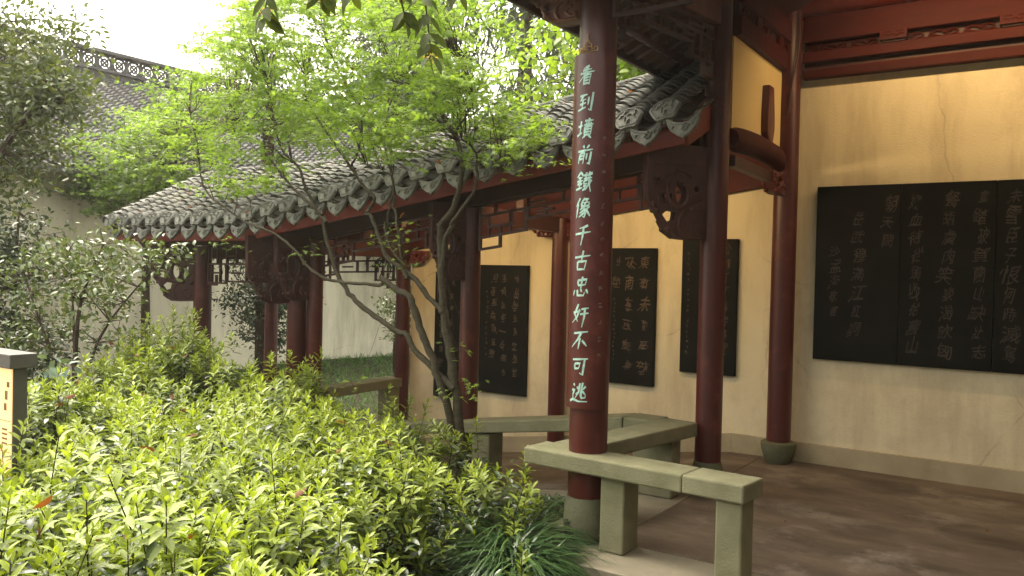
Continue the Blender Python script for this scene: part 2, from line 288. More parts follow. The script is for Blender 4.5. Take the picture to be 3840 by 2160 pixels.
MB_=[[[-3.575,4.85,-0.04,0.0646],[-3.681,4.856,0.219,0.0626],[-3.741,4.862,0.509,0.0602],[-3.819,4.868,0.875,0.0578],[-3.887,4.874,1.121,0.0553],[-3.916,4.879,1.296,0.0526],[-3.936,4.885,1.498,0.0498],[-3.968,4.891,1.751,0.047],[-3.977,4.897,1.903,0.044],[-3.98,4.903,1.914,0.0408],[-3.86,4.909,2.051,0.0373],[-3.807,4.915,2.238,0.0338],[-3.801,4.921,2.425,0.0305],[-3.882,4.926,2.595,0.0272],[-4.012,4.932,2.758,0.0237],[-4.103,4.938,2.87,0.0199],[-4.246,4.944,3.002,0.0156],[-4.551,4.95,3.089,0.0096]],[[-3.861,4.9,2.595,0.0181],[-3.763,4.92,2.759,0.016],[-3.727,4.94,2.871,0.0139],[-3.786,4.96,3.056,0.0118],[-3.902,4.98,3.225,0.0095],[-4.033,5.0,3.311,0.0062]],[[-3.919,4.86,1.586,0.0302],[-3.886,4.848,1.812,0.0282],[-3.801,4.836,1.922,0.026],[-3.821,4.823,1.919,0.024],[-3.69,4.811,2.039,0.0216],[-3.579,4.799,2.179,0.0193],[-3.557,4.787,2.273,0.017],[-3.568,4.774,2.428,0.0147],[-3.621,4.762,2.49,0.0122],[-3.703,4.75,2.53,0.0087]],[[-3.551,4.78,2.224,0.0101],[-3.384,4.69,2.242,0.0074],[-3.222,4.6,2.247,0.0041]],[[-3.631,4.85,-0.034,0.0531],[-3.735,4.835,0.215,0.0523],[-3.803,4.82,0.532,0.0512],[-3.867,4.805,0.689,0.0501],[-3.942,4.79,0.909,0.049],[-4.015,4.775,1.055,0.0478],[-4.089,4.76,1.216,0.0467],[-4.147,4.745,1.365,0.0452],[-4.235,4.73,1.4,0.0439],[-4.325,4.715,1.449,0.0424],[-4.399,4.7,1.498,0.0401]],[[-4.38,4.7,1.445,0.0231],[-4.608,4.679,1.448,0.0224],[-4.807,4.658,1.456,0.0215],[-4.994,4.638,1.491,0.0205],[-5.13,4.617,1.576,0.0194],[-5.248,4.596,1.696,0.0182],[-5.389,4.575,1.791,0.017],[-5.574,4.554,1.875,0.0158],[-5.804,4.533,1.937,0.0146],[-6.137,4.512,2.1,0.0133],[-6.341,4.492,2.247,0.0117],[-6.408,4.471,2.553,0.0097],[-6.506,4.45,2.917,0.0071]],[[-3.768,4.83,0.683,0.0416],[-3.969,4.826,0.828,0.0407],[-4.134,4.821,0.943,0.0396],[-4.235,4.817,1.065,0.0383],[-4.334,4.812,1.085,0.0368],[-4.508,4.808,1.167,0.0356],[-4.725,4.803,1.277,0.0344],[-4.874,4.799,1.394,0.0329],[-4.989,4.794,1.541,0.0312],[-5.047,4.79,1.691,0.0293],[-5.125,4.786,1.856,0.0274],[-5.154,4.781,2.008,0.0254],[-5.102,4.777,1.942,0.0231],[-5.26,4.772,2.115,0.0211],[-5.371,4.768,2.289,0.0189],[-5.42,4.763,2.411,0.0164],[-5.651,4.759,2.597,0.014],[-5.76,4.754,2.903,0.0111],[-5.843,4.75,3.193,0.007]],[[-5.145,4.77,2.01,0.0248],[-5.451,4.796,2.191,0.0225],[-5.746,4.822,2.4,0.0198],[-5.973,4.848,2.613,0.0165],[-6.066,4.874,2.787,0.0127],[-6.504,4.9,2.863,0.0075]],[[-3.894,4.85,1.247,0.0361],[-4.012,4.861,1.331,0.0349],[-4.193,4.871,1.492,0.0338],[-4.377,4.882,1.592,0.0326],[-4.531,4.893,1.684,0.0312],[-4.637,4.904,1.858,0.0296],[-4.725,4.914,2.009,0.0279],[-4.789,4.925,2.022,0.0261],[-4.71,4.936,2.143,0.0239],[-4.855,4.946,2.259,0.022],[-5.004,4.957,2.419,0.02],[-5.239,4.968,2.646,0.018],[-5.441,4.979,2.863,0.0156],[-5.605,4.989,3.054,0.0128],[-5.645,5.0,3.266,0.0088]],[[-5.027,4.98,2.423,0.0168],[-4.923,4.967,2.609,0.015],[-4.897,4.953,2.84,0.0133],[-5.106,4.94,3.163,0.0118],[-5.237,4.927,3.386,0.01],[-5.331,4.913,3.649,0.008],[-5.363,4.9,3.834,0.0051]],[[-4.242,4.83,1.49,0.0248],[-4.318,4.854,1.619,0.0233],[-4.381,4.879,1.815,0.0218],[-4.443,4.903,2.002,0.0201],[-4.492,4.928,2.069,0.0184],[-4.529,4.952,2.273,0.0165],[-4.611,4.977,2.468,0.0146],[-4.675,5.001,2.624,0.0124],[-4.65,5.026,2.898,0.0099],[-4.57,5.05,3.126,0.0065]],[[-4.483,4.9,2.318,0.0127],[-4.605,4.875,2.374,0.0101],[-4.728,4.85,2.418,0.0065]],[[-4.305,4.84,1.619,0.0187],[-4.46,4.852,1.749,0.0179],[-4.521,4.864,1.935,0.0169],[-4.519,4.876,1.867,0.0158],[-4.516,4.888,2.013,0.0145],[-4.478,4.9,2.159,0.0127]]]
MC_=[[-2.93,4.4,2.45],[-5.38,4.98,3.51],[-5.73,4.46,2.16],[-7.69,5.58,4.05],[-4.0,5.55,3.38],[-4.86,5.52,3.65],[-5.67,4.47,3.21],[-5.36,4.25,2.69],[-4.11,4.67,3.1],[-5.22,4.9,3.34],[-6.98,4.27,2.52],[-3.96,5.03,3.12],[-7.67,5.52,2.71],[-6.02,4.96,3.37],[-4.21,5.26,3.67],[-5.79,5.05,3.6],[-4.72,4.33,2.96],[-3.92,5.24,3.58],[-5.72,5.24,3.12],[-5.67,4.45,3.12],[-3.22,4.92,2.58],[-5.65,4.62,3.76],[-6.17,5.19,2.52],[-4.8,5.53,3.47],[-4.85,4.99,3.88],[-3.59,4.72,2.55],[-4.28,4.72,2.44],[-5.48,5.38,3.79],[-3.87,4.48,2.42],[-4.07,5.15,2.77],[-5.96,5.3,2.87],[-7.39,5.13,3.37],[-5.86,4.31,2.58],[-5.62,4.51,3.55],[-5.9,5.05,2.85],[-3.23,4.3,2.86],[-7.2,4.71,3.04],[-4.07,5.35,3.1],[-4.05,4.44,2.99],[-4.35,4.44,2.62],[-5.32,5.57,3.62],[-6.33,5.58,3.62],[-5.65,4.42,2.98],[-4.32,4.65,2.94],[-7.3,5.58,4.14],[-6.21,4.89,2.85],[-4.76,5.25,2.8],[-4.71,4.65,3.18],[-5.69,5.26,3.38],[-3.02,4.27,2.58],[-3.99,5.03,3.01],[-7.49,5.37,3.78],[-4.01,4.64,2.93],[-7.3,4.99,3.25],[-4.68,4.46,3.14],[-3.51,4.56,3.43],[-7.09,5.21,2.89],[-4.2,4.47,2.94],[-5.1,4.33,3.62],[-5.66,5.06,3.43],[-5.04,5.48,3.06],[-3.61,4.43,2.71],[-7.05,5.25,3.52],[-6.16,4.37,2.56],[-3.94,4.42,3.42],[-5.2,5.43,3.61],[-3.75,4.45,3.46],[-6.93,4.73,2.85],[-6.83,5.08,3.54],[-5.36,4.43,3.12],[-3.62,4.83,2.57],[-3.71,5.05,2.83],[-4.98,4.29,3.55],[-3.97,4.88,3.72],[-3.4,4.83,2.6],[-4.84,4.46,3.56],[-6.88,4.77,3.39],[-5.91,4.47,3.4],[-6.28,4.9,3.64],[-4.58,5.16,3.36],[-5.79,4.63,3.05],[-6.83,5.12,2.8],[-3.42,4.31,2.83],[-5.32,4.59,3.75],[-6.24,4.98,3.92],[-4.3,4.67,2.46],[-6.64,5.29,4.11],[-3.9,4.52,3.52],[-5.62,4.38,3.16],[-5.95,5.27,3.52],[-7.38,5.16,3.79],[-6.79,5.28,4.19],[-4.29,4.32,3.56],[-6.22,5.04,4.13],[-5.3,5.21,3.71],[-3.67,4.68,3.41],[-5.26,4.85,3.1],[-7.94,4.9,3.07],[-6.19,4.52,3.45],[-6.73,5.58,3.84],[-4.14,4.44,2.95],[-4.75,4.48,3.66],[-6.88,4.52,2.62],[-4.03,5.17,3.23],[-5.84,4.94,4.04],[-4.6,4.78,3.46],[-5.83,4.67,3.92],[-3.38,4.97,2.5],[-3.93,5.05,3.12],[-6.32,5.28,2.99],[-4.67,5.5,3.42],[-3.74,4.53,2.59],[-7.75,5.48,2.96],[-4.12,4.4,2.96],[-6.41,5.09,3.63],[-7.14,5.55,3.04],[-7.6,5.07,3.1],[-4.98,5.23,2.73],[-6.81,5.5,2.44],[-6.59,4.89,2.7],[-6.36,4.39,2.77],[-6.09,5.17,3.21],[-4.42,4.41,3.02],[-7.25,4.65,2.57],[-7.09,4.73,3.18],[-5.77,4.92,3.46],[-3.64,4.65,2.66],[-5.25,4.32,2.25],[-6.38,4.89,3.94],[-4.99,4.63,3.66],[-2.84,4.32,2.37],[-6.08,5.47,2.97],[-4.4,5.56,3.18],[-4.0,4.48,3.4],[-5.21,4.76,3.76],[-4.36,4.57,3.46],[-3.96,4.95,3.47],[-5.96,5.04,3.13],[-6.14,4.61,2.88],[-3.94,4.93,3.0],[-5.66,4.65,3.9],[-5.2,4.75,2.66],[-5.6,5.53,2.69],[-3.95,4.78,2.79],[-4.76,4.53,2.75],[-6.77,5.56,4.08],[-6.95,5.31,3.74],[-4.44,5.37,3.45],[-3.51,4.26,2.6],[-7.1,4.41,2.89],[-4.26,5.08,2.72],[-4.33,5.12,3.72],[-6.7,5.27,4.31],[-4.92,4.54,3.5],[-5.82,4.82,3.87],[-7.61,5.18,3.29],[-6.48,4.97,3.13],[-3.59,5.14,2.77],[-6.67,5.12,2.88],[-3.52,4.39,2.97],[-5.39,5.56,4.07],[-5.36,4.6,2.69],[-4.58,5.42,3.19],[-5.02,4.81,3.68],[-4.32,4.4,3.15],[-5.73,5.29,3.93],[-6.55,4.36,2.94],[-5.55,4.99,3.49],[-5.55,4.95,3.6],[-5.48,4.69,2.71],[-3.4,4.44,2.67],[-5.93,5.49,3.29],[-4.29,4.52,3.44],[-5.94,5.41,2.89],[-4.46,5.28,3.69],[-6.24,5.11,2.93],[-7.75,5.23,2.92],[-6.0,4.82,2.33],[-4.33,5.21,2.94],[-6.13,4.25,2.96],[-3.73,4.97,3.63],[-6.37,4.77,2.39],[-4.71,5.25,2.84],[-4.86,4.66,3.02],[-6.21,5.27,2.94],[-3.93,4.87,3.52],[-4.58,4.28,2.77],[-4.31,5.38,2.75],[-4.74,5.08,2.56],[-4.02,5.14,3.06],[-3.82,4.51,2.86],[-6.38,5.17,3.69],[-3.99,4.97,3.41],[-3.26,4.38,2.89],[-5.54,4.64,3.64],[-4.8,4.26,3.49],[-8.34,5.27,3.1],[-7.24,5.35,3.74],[-7.11,4.55,3.02],[-3.89,4.38,2.6],[-3.9,4.68,2.97],[-5.27,5.12,3.85],[-5.61,4.35,3.01],[-6.03,4.72,3.83],[-6.29,5.17,3.76],[-5.89,5.41,4.0],[-6.24,4.61,3.46],[-3.58,4.72,2.78],[-5.02,5.14,3.1],[-5.99,5.05,2.87],[-7.44,5.24,3.39],[-5.14,4.7,3.56],[-4.67,5.4,3.0],[-4.0,5.39,2.73],[-6.63,4.68,3.13],[-5.06,5.45,3.85],[-6.51,5.52,2.58],[-6.22,4.81,3.73],[-6.37,4.84,2.83],[-5.15,4.93,2.83],[-5.44,4.47,2.71],[-3.83,4.87,3.31],[-5.43,4.34,3.36],[-6.1,4.61,3.67],[-3.59,4.26,2.72],[-6.56,5.24,2.41],[-4.76,4.36,3.49],[-7.36,5.54,3.63],[-3.84,4.68,2.65],[-5.92,5.11,3.47],[-6.97,5.15,3.86],[-4.68,4.91,2.55],[-3.72,5.18,2.66],[-4.72,4.38,2.76],[-5.99,4.96,3.12],[-3.74,5.01,3.2],[-4.16,4.63,3.15],[-7.88,5.48,3.6],[-3.69,4.28,2.52],[-7.38,5.46,3.82],[-5.42,4.9,3.47],[-7.11,4.89,2.8],[-2.83,4.31,2.48],[-4.44,5.08,3.18],[-3.88,4.56,2.44],[-4.05,4.33,2.57],[-4.01,4.91,3.34],[-4.97,4.88,2.54],[-5.38,4.36,2.51],[-4.21,5.32,2.68],[-3.59,4.91,3.41],[-4.3,5.29,3.28],[-5.48,5.42,2.76],[-5.4,5.14,3.06],[-5.35,4.31,2.88],[-4.84,5.46,2.91],[-5.84,4.74,3.49],[-5.59,4.65,3.45],[-4.06,4.41,2.81],[-6.93,5.31,4.04],[-4.36,5.43,2.92],[-5.19,4.6,3.84],[-6.09,4.83,3.9],[-4.79,4.67,2.98],[-5.16,4.57,3.64],[-5.05,4.95,2.65],[-5.11,4.29,3.48],[-6.62,4.92,3.52],[-3.27,4.64,2.62],[-4.64,5.45,3.92],[-4.98,4.85,3.54],[-3.94,5.45,2.99],[-3.89,4.63,3.5],[-4.15,4.72,3.63],[-5.53,4.55,3.57],[-7.06,5.08,2.66],[-6.15,4.4,3.53],[-6.04,5.3,3.61],[-6.13,4.31,2.22],[-6.43,5.07,3.56],[-5.38,5.17,3.07],[-4.93,5.32,2.86],[-4.1,4.81,3.38],[-5.76,5.2,2.73],[-7.21,5.12,3.03],[-6.63,5.21,2.32],[-7.28,5.57,3.71],[-4.49,5.01,2.98],[-5.78,4.4,3.74],[-5.37,5.57,2.92],[-5.35,4.75,3.02],[-5.41,5.54,3.91],[-5.01,5.03,2.82],[-3.69,4.42,2.98],[-3.63,4.77,2.39],[-4.37,5.58,2.85],[-4.42,4.56,3.18],[-4.84,5.13,2.99],[-5.86,4.91,2.67],[-3.61,4.72,3.07],[-3.83,5.34,3.48],[-4.18,4.71,2.6],[-6.03,5.17,3.9],[-3.73,4.58,3.02],[-7.2,5.17,2.3],[-6.57,5.05,2.65],[-7.54,5.54,3.06],[-4.34,4.52,3.42],[-3.93,4.25,3.44],[-5.13,5.32,3.0],[-4.11,5.46,3.9],[-7.33,4.88,2.59],[-7.17,5.51,3.61],[-6.06,5.58,3.83],[-4.08,4.89,3.07],[-6.56,4.83,3.0],[-5.7,4.68,3.75],[-4.18,4.83,3.42],[-6.74,4.7,3.62],[-6.64,4.64,2.7],[-5.83,4.4,3.63],[-5.51,4.96,3.86],[-5.99,5.52,3.18],[-4.9,5.15,3.37],[-5.58,4.6,2.34],[-3.69,4.47,3.24],[-5.02,5.38,3.79],[-5.38,4.78,3.21],[-4.19,4.53,3.51],[-6.42,4.76,3.59],[-5.98,5.5,3.34],[-6.37,4.93,3.43],[-6.25,4.34,3.19],[-3.33,4.77,2.62],[-4.42,4.49,2.73],[-5.09,4.85,3.53],[-4.17,4.57,3.1],[-5.91,5.01,2.99],[-7.34,5.5,3.9],[-6.3,4.53,2.46],[-4.78,5.6,3.28],[-4.34,4.85,3.54],[-3.75,4.37,3.28],[-4.71,5.2,3.82],[-4.32,5.1,3.04],[-2.93,4.45,2.37],[-5.73,5.28,3.66],[-4.11,4.91,3.0],[-5.42,4.69,3.03],[-6.94,4.71,2.75],[-7.45,4.76,2.9],[-5.83,5.41,3.04],[-3.5,4.5,2.91],[-5.31,5.46,3.66],[-6.14,4.99,3.0],[-7.11,5.55,3.21],[-4.47,5.17,3.4],[-4.25,5.36,3.18],[-5.96,4.7,3.67],[-6.1,4.58,2.25],[-5.57,4.43,2.93],[-6.06,4.41,3.17],[-6.8,4.66,2.87],[-5.78,4.75,3.69],[-6.23,4.84,3.46],[-3.78,4.52,3.42],[-4.15,5.26,2.93],[-4.39,5.36,3.66],[-6.61,5.24,3.44],[-7.1,5.59,3.43],[-6.46,4.84,3.72],[-7.16,5.31,2.42],[-4.76,4.69,3.4],[-5.24,5.12,3.94],[-5.37,5.1,3.12],[-6.41,4.61,3.06],[-5.16,4.49,3.76],[-4.89,5.14,3.64],[-4.99,4.35,3.61],[-4.55,5.26,3.41],[-4.27,4.33,2.64],[-4.23,5.22,3.33],[-7.07,4.72,3.03],[-6.31,4.7,3.71],[-5.2,4.98,3.85],[-7.83,5.53,3.59],[-5.73,4.58,3.71],[-3.74,5.15,3.15],[-5.93,5.57,2.93],[-4.64,5.34,2.99],[-6.73,4.91,3.37],[-6.16,5.19,3.22],[-5.28,4.62,2.79],[-4.49,4.91,3.46],[-6.83,5.48,4.08],[-6.96,5.05,3.77],[-4.33,5.03,3.75],[-5.02,4.95,2.87],[-6.02,4.88,3.99],[-3.58,4.97,2.88],[-5.0,4.88,2.8],[-5.74,4.3,2.36],[-6.45,5.3,3.75],[-7.09,5.08,3.47],[-3.59,4.5,2.86],[-6.47,5.56,3.07],[-6.01,5.38,3.14],[-6.04,5.24,3.79],[-5.85,4.59,3.44],[-4.38,5.05,2.66],[-8.19,5.58,3.18],[-5.41,4.4,3.54],[-5.62,4.29,3.34],[-6.41,4.86,3.43],[-5.51,5.46,3.52],[-4.66,4.75,3.63],[-3.96,4.63,2.7],[-5.55,4.79,3.85],[-4.05,4.77,2.98],[-3.48,4.36,3.02],[-5.4,4.71,3.78],[-5.2,4.36,3.67],[-5.73,4.53,3.49],[-3.93,4.91,3.6],[-8.01,5.43,2.64],[-5.3,5.22,3.77],[-3.77,4.57,2.79],[-4.7,4.46,2.97],[-3.67,4.64,3.28],[-4.45,4.41,3.27],[-6.01,4.79,3.61],[-3.69,4.99,2.43],[-5.29,4.33,2.88],[-5.69,4.47,2.83],[-5.03,5.39,3.63],[-6.26,5.02,3.57],[-7.88,5.48,3.17],[-6.72,5.47,3.54],[-6.58,5.02,2.87],[-8.48,5.33,3.21],[-3.36,4.86,2.5],[-7.17,5.27,3.97],[-3.59,4.99,3.3],[-3.53,4.45,2.87],[-5.4,4.46,3.79],[-3.62,4.27,3.15],[-4.26,5.01,3.19],[-6.04,4.31,2.84],[-4.65,4.79,2.95],[-5.51,4.53,3.43],[-4.18,5.07,3.62],[-3.95,5.19,3.01],[-7.43,5.32,2.73],[-5.71,5.57,3.38],[-4.21,5.46,2.98],[-3.18,4.43,2.69],[-4.42,4.7,3.51],[-5.01,5.12,3.0],[-5.94,4.93,2.54],[-6.86,5.52,2.99],[-3.46,4.82,2.69],[-3.47,4.44,2.81],[-5.91,4.92,2.52],[-4.58,5.26,3.21],[-4.56,4.6,2.79],[-5.03,5.43,3.97],[-6.43,4.6,3.11],[-4.79,4.52,2.66],[-3.39,4.53,2.61],[-4.16,4.57,2.53]]
ML_=[[-4.37,4.75,1.84],[-4.19,4.7,1.74],[-4.52,4.8,1.81],[-4.16,4.75,1.93],[-4.32,4.8,1.62],[-5.16,4.62,1.67],[-5.1,4.65,1.72],[-5.79,4.4,1.73],[-5.95,4.4,1.76],[-3.58,4.7,0.98],[-3.52,4.7,0.74],[-3.77,4.7,0.63],[-3.47,4.68,0.67],[-4.56,4.55,0.69]]
MR_=[[-3.03,4.5,2.47],[-2.87,4.45,2.41],[-3.22,4.6,2.47],[-3.05,4.5,2.33],[-2.87,4.45,2.31],[-3.32,4.6,2.34],[-2.75,4.45,2.45],[-3.08,4.55,2.24],[-3.33,4.7,2.63]]
# ------------------------------------------------------------------ levels of the sloping gallery
def fz(x): return -0.1426 * min(max(-2.45 - x, 0), 4.2)      # gallery floor
def rz(x): return -0.14 * min(max(-2.11 - x, 0), 4.56)       # gallery roof
def sstep(a, b, x): t = min(max((x - a) / (b - a), 0), 1); return t * t * (3 - 2 * t)
def gh(x, y):
    front = -0.10 - 0.22 * sstep(-2.8, -7, x) if False else -0.10 - 0.22 * (1 - sstep(-7, -2.8, x))
    gal = fz(x) - 0.16
    lawn = -0.34 + 0.05 * math.sin(x * 1.1) * math.cos(y * .9) + 0.06 * sstep(8, 13, y)
    z = front * (1 - sstep(4.95, 5.25, y)) + gal * sstep(4.95, 5.25, y)
    if x < -6.0: t = sstep(7.25, 7.7, y); z = z * (1 - t) + lawn * t
    if y < 5 and x < -2.7: z += 0.03 * noise.noise((x * 1.3, y * 1.3, 0))
    return z
xs = [-160, -70, -35, -22] + [-17 + .3 * i for i in range(77)] + [10, 20, 60, 160]
ys = [-160, -70, -25, -9] + [-4 + .3 * i for i in range(75)] + [24, 32, 70, 160]
g = MB(); g.v = [(x, y, gh(x, y)) for y in ys for x in xs]; nx = len(xs)
g.f = [(j * nx + i, j * nx + i + 1, (j + 1) * nx + i + 1, (j + 1) * nx + i) for j in range(len(ys) - 1) for i in range(nx - 1)]
ground = g.build('ground', M_soil, smooth=True); tag(ground, kind='structure')

# ------------------------------------------------------------------ floors
pf = MB().box(-2.16, 5.2, 4.32, 7.24, -0.14, 0.0).build('pavilion_floor', M_floor); tag(pf, kind='structure')
def stone_row(parent, pts, depth, z0, z1, mtl, gap=0.006, name='curb_stone'):
    for (a, b) in pts: MB().box(a + gap, b - gap, depth[0] + gap, depth[1] - gap, z0, z1 + random.uniform(-.002, .002)).build(name, mtl, parent, bevel=0.006)
stone_row(pf, [(-2.47, -1.45), (-1.45, -0.1), (-0.1, 1.3), (1.3, 2.8), (2.8, 5.2)], (3.84, 4.315), -0.15, 0.003, M_curb)
for (a, b) in [(4.32, 5.1), (5.1, 5.46)]: MB().box(-2.62, -2.166, a + .005, b - .005, -0.15, 0.001).build('curb_stone', M_curb, pf, bevel=0.006)
gf = MB()
st = [-2.17, -2.45, -3.2, -4.2, -5.2, -6.65, -9.1]
for a, b in zip(st[:-1], st[1:]):
    ga, gb = fz(a) - .002, fz(b) - .002
    gf.add([(a, 5.44, ga), (b, 5.44, gb), (b, 7.24, gb), (a, 7.24, ga), (a, 5.44, ga - .2), (b, 5.44, gb - .2), (b, 7.24, gb - .2), (a, 7.24, ga - .2)], [(0, 1, 2, 3), (4, 7, 6, 5), (0, 4, 5, 1), (2, 6, 7, 3), (1, 5, 6, 2), (0, 3, 7, 4)])
gf = gf.build('gallery_floor', M_floor); tag(gf, kind='structure')
for i in range(6):
    a = -2.67 - i * 1.06; b = a - 1.05
    m = MB(); za, zb = fz(a) + .004, fz(b) + .004
    m.add([(a, 5.2, za), (b, 5.2, zb), (b, 5.435, zb), (a, 5.435, za), (a, 5.2, za - .24), (b, 5.2, zb - .24), (b, 5.435, zb - .24), (a, 5.435, za - .24)], [(0, 1, 2, 3), (4, 7, 6, 5), (0, 4, 5, 1), (2, 6, 7, 3), (1, 5, 6, 2), (0, 3, 7, 4)])
    m.build('curb_stone', M_curb, gf, bevel=0.006)

# ------------------------------------------------------------------ plaster wall behind pavilion and gallery
wall = empty('plaster_wall', (-2, 7.3, 0), 'long cream plaster wall lit warm behind the red columns', 'wall')
m = MB()
X = [5.2, -2.06, -2.09, -2.45, -4.2, -5.3, -6.30]
def wtop(x): return 4.3 if x > -2.07 else 2.72 + rz(x)
pr = [(x, wtop(x)) for x in X]
vsf = [(x, 7.25, fz(x) - .5) for x, t in pr] + [(x, 7.25, t) for x, t in pr] + [(x, 7.5, fz(x) - .5) for x, t in pr] + [(x, 7.5, t) for x, t in pr]; n = len(pr)
fs = []
for i in range(n - 1):
    fs += [(i, i + 1, n + i + 1, n + i), (2 * n + i, 3 * n + i, 3 * n + i + 1, 2 * n + i + 1), (n + i, n + i + 1, 3 * n + i + 1, 3 * n + i)]
fs += [(n - 1, 3 * n - 1, 4 * n - 1, 2 * n - 1), (0, n, 3 * n, 2 * n)]
m.add(vsf, fs).build('wall_face', M_plaster, wall)
m = MB(); sk = [5.2, -2.45, -4.2, -5.3, -6.3]
for a, b in zip(sk[:-1], sk[1:]): m.vbeam((a, 7.238, fz(a)), (b, 7.238, fz(b)), 0.03, -0.3, 0.165)
m.build('skirting', M_skirt, wall, bevel=0.004)

# ------------------------------------------------------------------ generic building pieces
def column(parent, x, y, z0, z1, r, base=None, taper=0.94, mtl=None, label=None):
    pf_ = [(r, z0), (r * 1.0, z0 + .3 * (z1 - z0)), (r * .985, z0 + .6 * (z1 - z0)), (r * taper, z1)]
    c = MB().lathe(pf_, (x, y, 0), 28).build('column', mtl or M_col, parent, smooth=True)
    if label: c['label'] = label
    if base == 'drum':
        d = MB().lathe([(r * .97, z0 - .262), (r * 1.12, z0 - .235), (r * 1.2, z0 - .15), (r * 1.16, z0 - .05), (r * 1.05, z0 - .012), (r * 1.02, z0 - .001)], (x, y, 0), 28).build('stone_base', M_green, c, smooth=True)
    if base == 'bowl':
        MB().lathe([(r * .92, z0 - .187), (r * 1.12, z0 - .16), (r * 1.36, z0 - .085), (r * 1.47, z0 - .04), (r * 1.44, z0 - .012), (r * 1.25, z0 - .001)], (x, y, 0), 28).build('stone_base', M_green, c, smooth=True)
    return c
def lattice(parent, a, b, ztop, name='lattice', depth=(0.36, 0.25, 0.17), mtl=None, bar=0.02, thick=0.03):
    """hanging fretwork between two columns; a, b = (x, y, dz): bars follow the slope between them, uprights stay plumb"""
    a = Vector((a[0], a[1], ztop + a[2])); b = Vector((b[0], b[1], ztop + b[2])); L = (Vector((b.x, b.y, 0)) - Vector((a.x, a.y, 0))).length
    m = MB()
    def P(u, wv): t = u / L; p = a.lerp(b, t); return (p.x, p.y, p.z - wv)
    def hb(u0, u1, wv): m.vbeam(P(u0, wv), P(u1, wv), thick, -bar / 2, bar / 2)
    def vb(u, w0, w1):
        p = P(u, 0); d = (b - a); d.z = 0; d.normalize(); q = d * (bar / 2)
        m.vbeam((p[0] - q.x, p[1] - q.y, p[2]), (p[0] + q.x, p[1] + q.y, p[2]), thick * .94, -w1 - bar / 2, -w0 + bar / 2)
    d0, d1, d2 = depth; e0, e1 = L * .11, L * .24
    hb(0, L, 0); hb(0, L, d2 * .5)
    hb(0, e0, d0); hb(L - e0, L, d0); vb(e0, d1 * .8, d0); vb(L - e0, d1 * .8, d0)
    hb(0, e1, d1); hb(L - e1, L, d1); vb(e1, d2 * .5, d1); vb(L - e1, d2 * .5, d1)
    hb(e1, L - e1, d2); vb(bar / 2, 0, d0); vb(L - bar / 2, 0, d0)
    s_ = L / max(6, round(L / .17)); k = int(round(L / s_))
    for i in range(1, k):
        u = i * s_
        if i % 3 == 0: vb(u, 0, d2)
        elif i % 2: vb(u, 0, d2 * .5)
        else: vb(u, d2 * .5, d2)
    for u0 in (e0 * .45, L - e0 * .45): vb(u0, d2 * .5, d1); hb(min(u0, u0 + (e1 - e0) * (1 if u0 < L / 2 else -1)), max(u0, u0 + (e1 - e0) * (1 if u0 < L / 2 else -1)), d1 * .72)
    for u0 in (e0 + .4 * (e1 - e0), L - e0 - .4 * (e1 - e0)): vb(u0, d1 * .3, d1)
    for i in range(2, k - 1, 3):
        u = i * s_; hb(u, u + s_ * 1.0, d2 * .28); hb(u - s_ * .5, u + s_ * .5, d2 * .76)
    return m.build(name, mtl or M_dark, parent)
